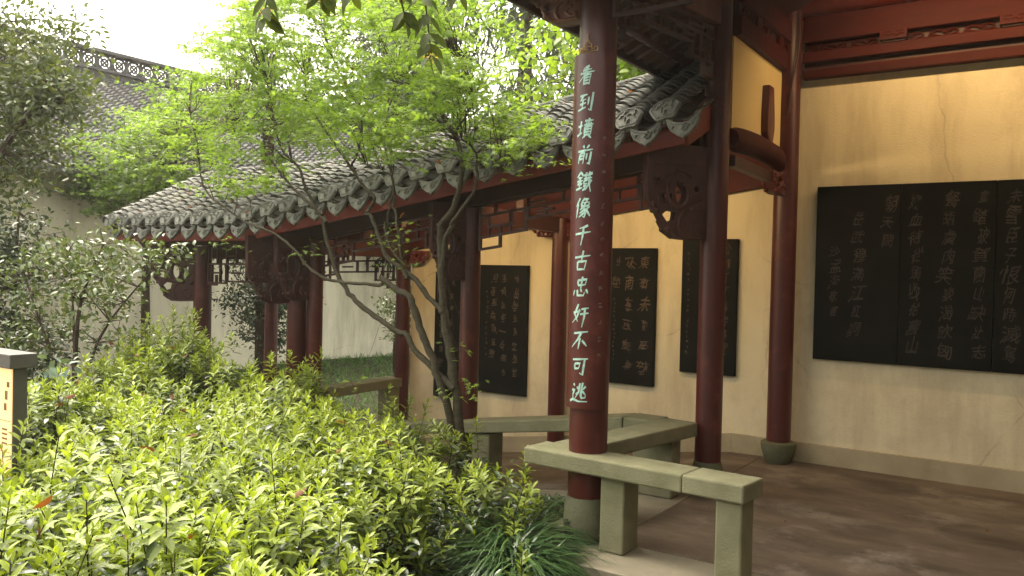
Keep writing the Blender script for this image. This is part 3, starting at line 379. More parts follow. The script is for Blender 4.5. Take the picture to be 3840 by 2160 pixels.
def wing(parent, p, direction, size, h, name='carved_bracket', thick=0.075, mtl=None, beam_h=0.13):
    """carved bracket below a beam end: p = column face at the bracket's top, direction = unit xy it points to"""
    s = size; out = [(0, 0), (s, 0), (s, -.32 * h), (s * .98, -.48 * h), (s * .84, -.62 * h), (s * .72, -.80 * h), (s * .62, -.95 * h), (s * .5, -h), (0, -h)]
    def ell(cx, cy, rx, ry, k=14): return [(cx + rx * math.cos(2 * math.pi * i / k), cy + ry * math.sin(2 * math.pi * i / k)) for i in range(k)]
    holes = [ell(s * .43, -.37 * h, .105 * s, .17 * h), [(s * .58, -.37 * h), (s * .84, -.39 * h), (s * .83, -.51 * h), (s * .72, -.53 * h), (s * .60, -.50 * h)], [(s * .50, -.62 * h), (s * .66, -.60 * h), (s * .76, -.68 * h), (s * .66, -.80 * h), (s * .53, -.76 * h)], ell(s * .17, -.30 * h, .05 * s, .05 * h), ell(s * .84, -.2 * h, .05 * s, .05 * h)]
    me = curve_plate([out] + holes, thick / 2 - .006, .006)
    d = Vector((direction[0], direction[1], 0)).normalized(); up = Vector((0, 0, 1)); nrm = d.cross(up)
    M = Matrix((d, up, nrm)).transposed().to_4x4(); M.translation = Vector(p)
    mb = MB(); mesh_into(mb, me, M); bpy.data.meshes.remove(me)
    for sgn in (1, -1):
        zf = sgn * thick / 2
        def T(x, y): return M @ Vector((x * s, -y * h, zf))
        sp = [T(.46 + (.10 + .17 * t) * math.cos(6.0 * t * 1.25 + 1.2), .36 + (.14 + .18 * t) * math.sin(6.0 * t * 1.25 + 1.2) * -1) for t in [i / 26 for i in range(27)]]
        mb.tube(sp, [.016 * (1.1 - .5 * i / 26) for i in range(27)], 6)
        mb.tube([T(.40, .98), T(.47, .85), T(.46, .72), T(.36, .62), T(.22, .60)], .014, 6)
        mb.tube([T(.05, .95), T(.18, .93), T(.26, .86), T(.24, .76), T(.14, .74)], .012, 6)
        mb.tube([T(.03, .99), T(.3, 1.0), T(.52, .99), T(.64, .92), T(.75, .76)], .012, 6)
        for (bx, by, br_) in [(.86, .16, .028), (.68, .26, .03), (.3, .12, .03), (.26, .60, .042), (.06, .63, .03), (.66, .88, .04), (.90, .52, .03), (.5, .05, .024), (.08, .9, .03), (.84, .62, .03)]:
            mb.ball(T(bx, by), br_ * .62, br_ * .62, br_ * .62, 8, 5)
        for (x0, y0, x1, y1) in [(.10, .42, .26, .5), (.07, .47, .24, .52), (.09, .36, .24, .46), (.75, .2, .92, .3), (.55, .12, .72, .16)]: mb.tube([T(x0, y0), T((x0 + x1) / 2, (y0 + y1) / 2 - .01), T(x1, y1)], [.006, .014, .005], 6)
    o = mb.build(name, mtl or M_carve, parent, smooth=True)
    if beam_h:
        q = Vector(p); e = q + d * (s * 1.02)
        MB().beam((q.x, q.y, q.z + beam_h / 2 + .004), (e.x, e.y, e.z + beam_h / 2 + .004), thick * 1.2, beam_h).build('beam_end', mtl or M_carve, parent, bevel=.006)
    return o
# ------------------------------------------------------------------ PAVILION
C1, C2, C3 = (-2.30, 4.25), (-2.10, 5.69), (-1.985, 7.06)
pav = empty('pavilion', (-2.0, 5.6, 0), 'red lacquered pavilion with calligraphy column and yellow gable panel', 'pavilion')
column(pav, *C1, .262, 3.9, .113, 'drum', label='dark red column carrying the hanging couplet board')
column(pav, *C2, .24, 3.9, .094, 'drum'); column(pav, *C3, .187, 3.9, .100, 'bowl')
column(pav, 2.2, 4.1, .262, 3.9, .113, 'drum'); column(pav, 2.2, 7.08, .187, 3.9, .1, 'bowl')
# gable between C2 and C3: panel over the moon beam, strut, carved beams
MB().box(-2.10, -2.02, 5.77, 7.0, 2.60, 3.305).build('gable_panel', mat('gable_plaster', (0.80, 0.63, 0.31), (0.73, 0.56, 0.26), 1.5, 0.85, 0.2, 60, 0.2, world=True), pav)
mb = MB(); K = 14                                                    # arched moon beam
for i in range(K):
    pass
path = []; rad = []
for i in range(K + 1):
    t = i / K; yv = 5.76 + (7.0 - 5.76) * t; path.append((-2.03, yv, 2.565 + .028 * math.sin(math.pi * t) - (0.06 * max(0, (t - .86) / .14) ** 2))); rad.append(.092 - .03 * max(0, (t - .9) / .1) - .02 * max(0, (.08 - t) / .08))
mb.tube(path, rad, 16).build('moon_beam', M_redb, pav, smooth=True)
MB().vbeam((-2.03, 5.8, 2.46), (-2.03, 6.98, 2.44), .07, -.09, -.01).build('under_beam', M_dark, pav, bevel=.004)
mb = MB().add([(-1.993 + dx, y, z) for dx in (-.03, .03) for (y, z) in [(6.46, 3.09), (6.585, 3.09), (6.625, 2.86), (6.63, 2.76), (6.565, 2.58), (6.545, 2.58), (6.445, 2.72), (6.44, 2.86)]], [tuple(range(8))[::-1], tuple(range(8, 16))] + [(i, (i + 1) % 8, (i + 1) % 8 + 8, i + 8) for i in range(8)])
mb.build('strut', M_red, pav, bevel=.01)
wing(pav, (-2.02, 6.97, 2.44), (0, -1), .30, .16, thick=.09, mtl=M_red, beam_h=0)
MB().box(-2.09, -1.97, 5.78, 7.0, 3.309, 3.46).build('tie_beam', M_redb, pav, bevel=.006)
MB().box(-2.06, -1.995, 5.78, 7.0, 3.463, 3.535).build('slot_board', M_dark, pav)
MB().box(-2.10, -1.95, 5.78, 7.0, 3.538, 3.72).build('tie_beam', M_redb, pav, bevel=.008)
for y0 in (5.85, 6.42): MB().box(-1.994, -1.965, y0 + .28, y0 + .40, 3.45, 3.55).build('spacer_block', M_redb, pav, bevel=.004)
def openwork(m, x0, x1, y, z0, z1, axis='x'):
    """scrolling openwork band"""
    n = max(2, int((x1 - x0) / .11)); h = z1 - z0
    def P(u, zz): return (u, y, zz) if axis == 'x' else (y, u, zz)
    for i in range(n):
        u0 = x0 + (x1 - x0) * i / n; ww = (x1 - x0) / n; s = 1 if i % 2 else -1; cz = (z0 + z1) / 2
        pts = [P(u0 + ww * (.5 + (.48 - .33 * t) * math.cos(4.6 * t * s + (0 if s > 0 else math.pi))), cz + h * (.46 - .3 * t) * math.sin(4.6 * t)) for t in [k / 10 for k in range(11)]]
        m.tube(pts, [.0105 - .003 * k / 10 for k in range(11)], 6); m.tube([P(u0 + ww * .1, z0 + h * .2), P(u0 + ww * .25, z0 + h * .8), P(u0 + ww * .45, z0 + h * .55)], [.006, .012, .005], 6)
        m.tube([P(u0, z0 + .006), P(u0 + ww * .5, z0 + .02), P(u0 + ww, z0 + .006)], .007, 6)
for y0, y1 in ((5.84, 6.10), (6.30, 6.52), (6.74, 6.98)):
    m = MB(); openwork(m, y0, y1, -1.985, 3.465, 3.535, 'y'); m.build('openwork', M_redb, pav, smooth=True)
# beams on the rear wall
xr = 5.2
MB().box(-1.90, xr, 7.155, 7.247, 3.268, 3.345).build('wall_plate', M_redb, pav, bevel=.005)
MB().box(-1.90, xr, 7.20, 7.247, 3.347, 3.398).build('shadow_gap', M_dark, pav)
MB().box(-1.90, xr, 7.135, 7.247, 3.400, 3.485).build('lower_beam', M_redb, pav, bevel=.006)
MB().box(-1.90, xr, 7.21, 7.247, 3.487, 3.563).build('band_back', M_dark, pav)
MB().box(-1.90, xr, 7.125, 7.247, 3.565, 3.78).build('upper_beam', M_redb, pav, bevel=.008)
MB().tube([(-2.0, 7.12, 3.88), (xr, 7.12, 3.88)], .10, 16).build('purlin', M_red, pav, smooth=True)
xb = -1.88
for k, bx in enumerate((-1.19, -0.36, 0.48, 1.3)):
    m = MB(); openwork(m, xb, bx - .11, 7.19, 3.487, 3.555); m.build('openwork', M_redb, pav, smooth=True); xb = bx + .11
    blk = MB().box(bx - .10, bx + .10, 7.095, 7.2, 3.498, 3.580).build('carved_block', M_redb, pav, bevel=.004)
    m = MB()
    for sg in (-1, 1):
        m.tube([(bx + sg * .005, 7.093, 3.54), (bx + sg * .03, 7.093, 3.522), (bx + sg * .055, 7.093, 3.54), (bx + sg * .08, 7.093, 3.53)], .006, 6); m.tube([(bx + sg * .02, 7.093, 3.558), (bx + sg * .075, 7.093, 3.558)], .005, 6)
    m.build('scroll_relief', M_redb, blk, smooth=True)
    MB().box(bx - .085, bx + .085, 7.12, 7.2, 3.486, 3.497).build('block_foot', M_dark, pav)
# wire down the corner column
MB().tube([(-1.90, 7.0, 3.8), (-1.885, 6.985, 3.6), (-1.89, 6.975, 3.45), (-1.90, 6.965, 3.38), (-1.93, 6.962, 3.2), (-1.955, 6.958, 2.98), (-1.97, 6.953, 2.92)], .008, 6).build('cable', M_dark, pav, smooth=True)
# lintels and hanging lattice on the garden sides
MB().beam((C1[0], C1[1], 3.45), (C2[0], C2[1], 3.45), .10, .20).build('lintel', M_red, pav, bevel=.006)
lattice(pav, (C1[0] + .014, C1[1] + .11, 0), (C2[0] - .013, C2[1] - .09, 0), 3.33, depth=(.36, .26, .17), mtl=M_dark, bar=.022, thick=.035)
MB().box(-2.18, 2.08, 4.13, 4.24, 3.36, 3.56).build('lintel', M_red, pav, bevel=.006)
lattice(pav, (-2.18, 4.2, 0), (2.08, 4.12, 0), 3.34, depth=(.3, .2, .14))
for yy in (4.25, 5.69): MB().tube([(-2.62, yy, 3.33), (-2.62, yy + 1.45, 3.33)], .05, 12).build('eave_purlin', M_red, pav, smooth=True)
wing(pav, (C1[0] - .10, C1[1] - .01, 3.36), (-1, -.06), .33, .30, thick=.10, mtl=mat('carved_wood_pale', (0.19, 0.075, 0.05), (0.12, 0.045, 0.03), 6, 0.45, 0.3, 30, 0.5), beam_h=.12)
# rafters, eave board and roof
for i in range(24):
    yy = 3.75 + i * .165
    MB().beam((-2.78, yy, 3.24), (-2.13, yy, 3.54), .055, .055).build('rafter', M_brown, pav, bevel=.006)
MB().beam((-2.79, 3.62, 3.215), (-2.79, 7.65, 3.215), .03, .075).build('eave_board', M_dark, pav, bevel=.004)
MB().beam((-2.79, 3.6, 3.215), (5.2, 3.6, 3.215), .03, .075).build('eave_board', M_dark, pav, bevel=.004)
rf = MB()
A, B_, C_, D_ = (-2.83, 3.55, 3.262), (-2.83, 8.4, 3.262), (5.3, 8.4, 3.262), (5.3, 3.55, 3.262); E_, F_ = (-.1, 5.7, 4.9), (5.3, 5.7, 4.9)
def up(p, d=.10): return (p[0], p[1], p[2] + d)
rf.add([A, B_, C_, D_, E_, F_, up(A), up(B_), up(C_), up(D_), up(E_), up(F_)], [(0, 4, 5, 3), (0, 1, 4), (1, 2, 5, 4), (6, 9, 11, 10), (6, 10, 7), (7, 10, 11, 8), (0, 3, 9, 6), (0, 6, 7, 1), (1, 7, 8, 2), (3, 5, 11, 9), (2, 8, 11, 5)])
rf.build('roof_deck', M_dark, pav)
rows = MB()
for i in range(17):
    yy = 3.7 + i * .25; e = Vector((-2.88, yy, 3.40)); t = min((yy - 3.55) / 2.15, (8.4 - yy) / 2.7, 1); f = Vector((-2.83 + 2.73 * t, yy, 3.38 + 1.64 * t)); rows.tube([e, f], .075, 8)
for i in range(31):
    xx = -2.4 + i * .25; t = min((xx + 2.83) / 2.73, 1)
    rows.tube([(xx, 3.5, 3.40), (xx, 3.55 + 2.15 * t, 3.38 + 1.64 * t)], .075, 8); rows.tube([(xx, 8.45, 3.40), (xx, 8.4 - 2.7 * t, 3.38 + 1.64 * t)], .075, 8)
rows.build('roof_tiles', M_tile, pav, smooth=True)['kind'] = 'stuff'
# added, unseen roof, wall and columns that block sky light from the right
MB().box(.35, 6.0, -6.0, 3.56, 3.30, 3.42).build('added_shade_roof', M_dark, pav)
MB().box(5.2, 5.45, -5.0, 7.5, -.2, 3.9).build('added_shade_wall', M_plaster, pav)
for yy in (-4.6, -1.6, 1.4): column(pav, .8, yy, .262, 3.3, .113, 'drum')
# front beams inside (dark ceiling)
MB().box(-2.05, xr, 5.62, 5.78, 3.72, 3.92).build('cross_beam', M_red, pav, bevel=.01)

# ------------------------------------------------------------------ GALLERY
gal = empty('covered_gallery', (-5.5, 6.4, fz(-5.5)), 'red sloping covered gallery with grey tiled roof behind the maple', 'gallery')
GX = [(-4.265, 5.68), (-6.20, 5.68), (-6.37, 5.60), (-8.02, 5.68)]
for k, (x, y) in enumerate(GX): column(gal, x, y, fz(x) + .12, 2.42 + rz(x), (.086, .080, .098, .100)[k], 'drum')
for (x, y) in [(-4.235, 7.13), (-6.32, 7.13), (-8.6, 7.13)]: column(gal, x, y, fz(x) + .12, 2.42 + rz(x), .085, 'drum')
def seg(parent, name, y, z0, z1, wd, mtl, x0=-2.13, x1=-9.0, bev=.004):
    pts = [x0, -6.67, x1]
    for a, b in zip(pts[:-1], pts[1:]): MB().vbeam((a, y, rz(a)), (b, y, rz(b)), wd, z0, z1).build(name, mtl, parent, bevel=bev)
M_fascia = mat('fascia_paint', (0.24, 0.045, 0.030), (0.17, 0.032, 0.022), 3.0, 0.55, 0.1, 30, 0.3, dirt=(0.12, 0.03, 0.022), dirt_scale=2.5)
seg(gal, 'fascia', 5.20, 2.456, 2.585, .035, M_fascia)
seg(gal, 'front_lintel', 5.68, 2.43, 2.60, .10, M_dark, x0=-2.2)
seg(gal, 'front_purlin', 5.66, 2.60, 2.72, .10, M_dark, x0=-2.2)
seg(gal, 'rear_board', 7.205, 2.385, 2.76, .085, M_redb, x0=-2.1)
seg(gal, 'rear_purlin', 7.16, 2.77, 2.87, .12, M_red, x0=-2.1)
seg(gal, 'ridge_purlin', 6.45, 3.02, 3.14, .12, M_dark, x0=-2.2)
seg(gal, 'verge_board', 7.82, 2.456, 2.585, .035, M_redb)
# cross beams over each bay
for x in (-4.25, -6.25, -8.01):
    MB().beam((x, 5.68, 2.36 + rz(x)), (x, 7.13, 2.36 + rz(x)), .09, .15).build('cross_beam', M_dark, gal, bevel=.006)
    MB().box(x - .04, x + .04, 6.40, 6.50, 2.44 + rz(x), 3.03 + rz(x)).build('king_post', M_dark, gal)
def slopeT(x, y): return 2.60 + rz(x) + .51 * ((y - 5.12) if y < 6.45 else (7.78 - y))
for a, b in ((-2.13, -6.67), (-6.67, -9.0)):
    m = MB()
    for (y0, y1) in ((5.12, 6.45), (6.45, 7.78)):
        vs_ = [(x, y, slopeT(x, y) + d) for d in (-.02, .005) for x in (a, b) for y in (y0, y1)]
        m.add(vs_, [(0, 1, 3, 2), (4, 6, 7, 5), (0, 4, 5, 1), (2, 3, 7, 6), (0, 2, 6, 4), (1, 5, 7, 3)])
    m.build('roof_deck', M_brown, gal)
for i in range(40):
    x = -2.2 - i * .172
    MB().beam((x, 5.16, slopeT(x, 5.16) - .05), (x, 6.42, slopeT(x, 6.42) - .05), .05, .05).build('rafter', M_brown, gal)
# lattice bays
def lat(x0, x1, y, dep=(.37, .27, .18)): lattice(gal, (x0, y, rz(x0)), (x1, y, rz(x1)), 2.415, depth=dep, bar=.02, thick=.03)
lat(-2.20, -4.18, 5.68); lat(-4.35, -6.10, 5.68); lat(-6.60, -7.92, 5.68, (.42, .40, .38)); lat(-6.42, -7.9, 7.15, (.45, .36, .26)); lat(-8.1, -8.9, 7.15)
# brackets
wing(gal, (-2.16, 5.62, 2.335), (-.62, -.79), .46, .50, beam_h=.15)
wing(gal, (-6.42, 5.53, 2.33 + rz(-6.5)), (-.35, -.94), .42, .50, beam_h=.15)
wing(gal, (-8.08, 5.62, 2.33 + rz(-8)), (-.75, -.66), .46, .52, beam_h=.15)
wing(gal, (-6.24, 5.61, 2.33 + rz(-6.2)), (-.25, -.97), .34, .5, mtl=M_dark, beam_h=.14)
wing(gal, (-4.30, 5.61, 2.30 + rz(-4.3)), (-.5, -.85), .30, .50, mtl=M_dark, beam_h=.15)
for x in (-4.235, -6.32):
    for sx in (1, -1): wing(gal, (x + sx * .08, 7.15, 2.375 + rz(x) ), (sx, 0), .26, .13, thick=.06, mtl=M_red, beam_h=0)
# ---- tiles
PIT = math.atan(.51); GAM = math.atan(.14)
def tile_frame(x, y, lift=0.0, side=1):
    g_ = .14 if x > -6.67 else 0.0
    xv = Vector((1, 0, g_)).normalized(); yv = Vector((0, math.cos(PIT) * side, math.sin(PIT))); zv = xv.cross(yv).normalized() * side; xv2 = yv.cross(zv).normalized()
    M = Matrix((xv2, yv, zv)).transposed().to_4x4(); M.translation = Vector((x, y, slopeT(x, y) + lift)); return M
def arc_tile(r, half, ln, th, up_=True, n=6, tip=0.014, name='tile'):
    m = MB(); s = 1 if up_ else -1; o = []
    for (yy, dz) in ((0, tip), (ln, 0)):
        for rr in (r, r - th):
            for i in range(n + 1):
                a = -half + 2 * half * i / n; o.append((rr * math.sin(a), yy, s * (rr * math.cos(a) - r * math.cos(half)) + dz))
    k = n + 1; f = []
    for i in range(n):
        f += [(i, i + 1, 2 * k + i + 1, 2 * k + i), (k + i + 1, k + i, 3 * k + i, 3 * k + i + 1), (i + 1, i, k + i, k + i + 1), (2 * k + i, 2 * k + i + 1, 3 * k + i + 1, 3 * k + i)]
    f += [(0, 2 * k, 3 * k, k), (n, k + n, 3 * k + n, 2 * k + n)]
    m.add(o, f); me = m.mesh(name, True)
    try: me.set_sharp_from_angle(angle=R(50))
    except Exception: pass
    return me
me_cover = arc_tile(.088, R(64), .15, .015, True, tip=.030); me_cover.materials.append(M_tile)
me_pan = arc_tile(.125, R(50), .16, .012, False); me_pan.materials.append(M_tile)
# eave end plates
def plate_relief(m, pts, r=.006): m.tube(pts, r, 5)
def make_fan():
    out = [(-.092, .0)] + [(.118 * math.sin(a), .118 * math.cos(a) - .052) for a in [R(-62 + 124 * i / 12) for i in range(13)]] + [(.092, 0), (.066, -.062), (.045, -.078), (0, -.07), (-.045, -.078), (-.066, -.062)]
    out = [p for p in out if abs(p[0]) < .2]
    me = curve_plate([out[1:-6][::1] + [(.066, -.062), (.045, -.078), (0, -.070), (-.045, -.078), (-.066, -.062)]], .007, .003); m = MB(); mesh_into(m, me, Matrix.Identity(4)); bpy.data.meshes.remove(me)
    rim = [(.108 * math.sin(a), .108 * math.cos(a) - .048, .011) for a in [R(-60 + 120 * i / 12) for i in range(13)]] + [(.058, -.058, .011), (0, -.060, .011), (-.058, -.058, .011)]
    m.tube(rim + [rim[0]], .0045, 5)
    for (x, y, a) in [(-.045, .01, .5), (-.02, -.01, 1.5), (.01, .012, .2), (.04, 0, 2.2), (.0, -.035, .9), (.052, .028, 1.2), (-.015, .035, .4)]:
        m.tube([(x - .02 * math.cos(a), y - .02 * math.sin(a), .009), (x, y + .006, .016), (x + .02 * math.cos(a), y + .02 * math.sin(a), .009)], [.004, .008, .004], 5)
    m.v = [(a * 1.10, b * 1.10, c * 1.1) for a, b, c in m.v]; return m.mesh('cover_end', False)
def make_drip():
    top = [(.115 * math.sin(a), -.115 * math.cos(a) + .072) for a in [R(-58 + 116 * i / 10) for i in range(11)]]
    bot = [(.088, -.035), (.070, -.075), (.035, -.105), (.012, -.118), (0, -.130), (-.012, -.118), (-.035, -.105), (-.070, -.075), (-.088, -.035)]
    me = curve_plate([top + bot], .007, .003); m = MB(); mesh_into(m, me, Matrix.Identity(4)); bpy.data.meshes.remove(me)
    m.tube([(p[0], p[1], .004) for p in top], .011, 6); m.tube([(p[0] * .97, p[1] * .98, .010) for p in bot], .0055, 5)
    rr = random.Random(3)
    for i in range(11):
        a = rr.uniform(0, 3); x = rr.uniform(-.06, .06); y = -.045 - rr.uniform(0, .055) * (1 - abs(x) / .08)
        m.tube([(x - .014 * math.cos(a), y - .014 * math.sin(a), .009), (x, y + .004, .015), (x + .014 * math.cos(a), y + .014 * math.sin(a), .009)], [.003, .007, .003], 5)
    m.v = [(a * 1.2, b * 1.12, c * 1.2) for a, b, c in m.v]; return m.mesh('drip_tile', False)
me_fan = make_fan(); me_fan.materials.append(M_tilel); me_drip = make_drip(); me_drip.materials.append(M_tilel)
ROWX = [-2.235 - .265 * i for i in range(26)]
rest = MB(); cover_n = 0; allc = []
NR = 19; DY = (6.45 - 5.14) / NR
for i, x in enumerate(ROWX):
    jx = random.uniform(-.012, .012)
    for k in range(NR):
        y = 5.13 + k * DY; M = tile_frame(x + jx + random.uniform(-.006, .006), y, .075 + random.uniform(-.007, .009))
        M = M @ Matrix.Rotation(random.gauss(0, .055), 4, 'Z') @ Matrix.Rotation(random.uniform(-.03, .03), 4, 'Y'); allc.append((k + abs(x + 2.5) * 2.2, M))
    xp = x + .1325
    for k in range(9 if xp < -2.2 else 2): mesh_into(rest, me_pan, tile_frame(xp, 5.10 + k * DY * 2.1, .030) )
    # eave ends
    Mf = tile_frame(x + jx, 5.085, .110); Mf = Matrix.Translation(Mf.translation) @ Matrix.Rotation(math.atan(.14) * -1 if x > -6.67 else 0, 4, 'Y') @ Matrix.Rotation(R(90 - 24), 4, 'X') @ Matrix.Rotation(random.uniform(-.06, .06), 4, 'Z')
    link('cover_end', me_fan, M_tilel, gal, mw=Mf)
    Md = tile_frame(xp, 5.075, .030); Md = Matrix.Translation(Md.translation) @ Matrix.Rotation(math.atan(.14) * -1 if xp > -6.67 else 0, 4, 'Y') @ Matrix.Rotation(R(90 - 10), 4, 'X') @ Matrix.Rotation(random.uniform(-.06, .06), 4, 'Z')
    link('drip_tile', me_drip, M_tilel, gal, mw=Md)
allc.sort(key=lambda q: q[0])
for q, M in allc[:290]: link('cover_tile', me_cover, M_tile, gal, mw=M)
for q, M in allc[290:]: mesh_into(rest, me_cover, M)
for x in ROWX:                                                     # rear slope
    for k in range(10): mesh_into(rest, me_cover, tile_frame(x, 7.77 - k * DY * 1.95, .075, -1))
rest.build('roof_tiles', M_tile, gal)['kind'] = 'stuff'
# mortar under the eave tiles and ridge
m = MB()
for x in ROWX:
    if random.random() < .8: m.vbeam((x - .05, 5.135, rz(x - .05)), (x + .05, 5.135, rz(x + .05)), .03, 2.588, 2.645)
m.build('eave_mortar', M_mortar, gal)['kind'] = 'stuff'
for a, b in ((-2.13, -6.67), (-6.67, -9.0)):
    MB().vbeam((a, 6.45, rz(a)), (b, 6.45, rz(b)), .16, 3.27, 3.40).build('ridge', M_tile, gal, bevel=.02)
# right verge slab beside C2, left verge
MB().beam((-2.14, 5.18, 2.53), (-2.14, 5.62, 2.72), .05, .19).build('verge_board', M_fascia, gal, bevel=.004)
m = MB()
for k in range(13): mesh_into(m, me_cover, tile_frame(-8.98, 5.10 + k * .105, .075) @ Matrix.Rotation(R(-25), 4, 'Y'))
m.build('left_verge_tiles', M_tilel, gal)['kind'] = 'stuff'
# warm strip lamps: under the gallery lintel and behind the pavilion's cross beam
def strip_lamp(name, a, b, label, power, target, ln, wd=.05):
    e = empty(name, a, label, 'lamp'); MB().beam(a, b, .05, .03).build('housing', M_steel, e)
    mid = (Vector(a) + Vector(b)) / 2; d = Vector(target) - mid
    MB().beam(Vector(a) + Vector((0, .026, -.012)), Vector(b) + Vector((0, .026, -.012)), .012, .012).build('light_tube', M_lamp, e)
    l = warm_area('lamp_light', mid + d.normalized() * .05 + Vector((0, 0, -.02)), d, ln, wd, power, along=Vector(b) - Vector(a)); return e
strip_lamp('strip_lamp', (-2.5, 5.79, 2.56 + rz(-2.5)), (-4.1, 5.79, 2.56 + rz(-4.1)), 'warm strip lamp under the gallery lintel next to the pavilion', 4.0, (-3.3, 7.25, 1.75), 1.6)
strip_lamp('strip_lamp', (-4.45, 5.79, 2.56 + rz(-4.45)), (-6.0, 5.79, 2.56 + rz(-6.0)), 'warm strip lamp under the gallery lintel behind the maple trunk', 3.2, (-5.2, 7.25, 1.5), 1.5)
strip_lamp('strip_lamp', (-1.4, 6.40, 3.80), (2.6, 6.40, 3.80), 'warm strip lamp under the pavilion ceiling facing the wall', 9.5, (.6, 7.25, 2.6), 4.0)
# ------------------------------------------------------------------ STONE BENCHES
def slab(name, parent, pts, z, th, m=None, zs=None):
    zs = zs or [z] * 4; v = [(p[0], p[1], q) for p, q in zip(pts, zs)] + [(p[0], p[1], q - th) for p, q in zip(pts, zs)]
    return MB().add(v, [(0, 1, 2, 3), (7, 6, 5, 4), (0, 4, 5, 1), (1, 5, 6, 2), (2, 6, 7, 3), (3, 7, 4, 0)]).build(name, m or M_stone, parent, bevel=.011)
def leg(parent, x0, x1, y0, y1, z0, z1): return MB().box(x0, x1, y0, y1, z0, z1).build('leg', M_stone, parent, bevel=.011)
b1 = empty('stone_bench', (-2.0, 4.2, 0), 'nearest pale stone bench passing through the calligraphy column', 'bench')
slab('seat_slab', b1, [(-2.649, 4.092), (-1.628, 4.038), (-1.616, 4.274), (-2.636, 4.328)], .525, .098)
slab('seat_slab', b1, [(-1.6275, 4.038), (-1.293, 4.020), (-1.265, 4.256), (-1.612, 4.274)], .526, .098)
leg(b1, -2.134, -1.985, 4.10, 4.295, 0.003, .427); leg(b1, -1.445, -1.305, 4.045, 4.235, 0.003, .428)
b2 = empty('stone_bench', (-2.45, 5.1, 0), 'stone bench slab running back from the calligraphy column to the next column', 'bench')
slab('seat_slab', b2, [(-2.338, 4.320), (-2.144, 5.604), (-2.401, 5.638), (-2.592, 4.334)], .523, .10)
leg(b2, -2.54, -2.235, 5.36, 5.52, 0.003, .423); leg(b2, -2.56, -2.38, 4.62, 4.78, .003, .423)
b3 = empty('stone_bench', (-4.2, 5.6, fz(-4.2)), 'long stone bench sloping down between the gallery front columns', 'bench')
slab('seat_slab', b3, [(-2.41, 5.44), (-2.41, 5.70), (-2.66, 5.70), (-2.66, 5.44)], .522, .10)
slab('seat_slab', b3, [(-2.662, 5.43), (-2.662, 5.70), (-4.18, 5.70), (-4.18, 5.43)], .5, .10, zs=[.522, .522, .305, .305])
slab('seat_slab', b3, [(-4.184, 5.43), (-4.184, 5.70), (-6.10, 5.70), (-6.10, 5.43)], .5, .10, zs=[.304, .304, .03, .03])
for lx in (-3.96, -5.75): leg(b3, lx - .09, lx + .09, 5.455, 5.66, fz(lx) - .02, fz(lx) + .45)
b4 = empty('stone_bench', (-6.3, 6.4, fz(-6.3)), 'far stone bench rail crossing below the open fretwork beside the lawn', 'bench')
slab('seat_slab', b4, [(-6.20, 5.78), (-6.26, 7.10), (-6.50, 7.10), (-6.44, 5.78)], .335, .10)
leg(b4, -6.44, -6.24, 5.82, 5.98, fz(-6.4) - .05, .235); leg(b4, -6.47, -6.27, 6.9, 7.05, fz(-6.4) - .05, .235)

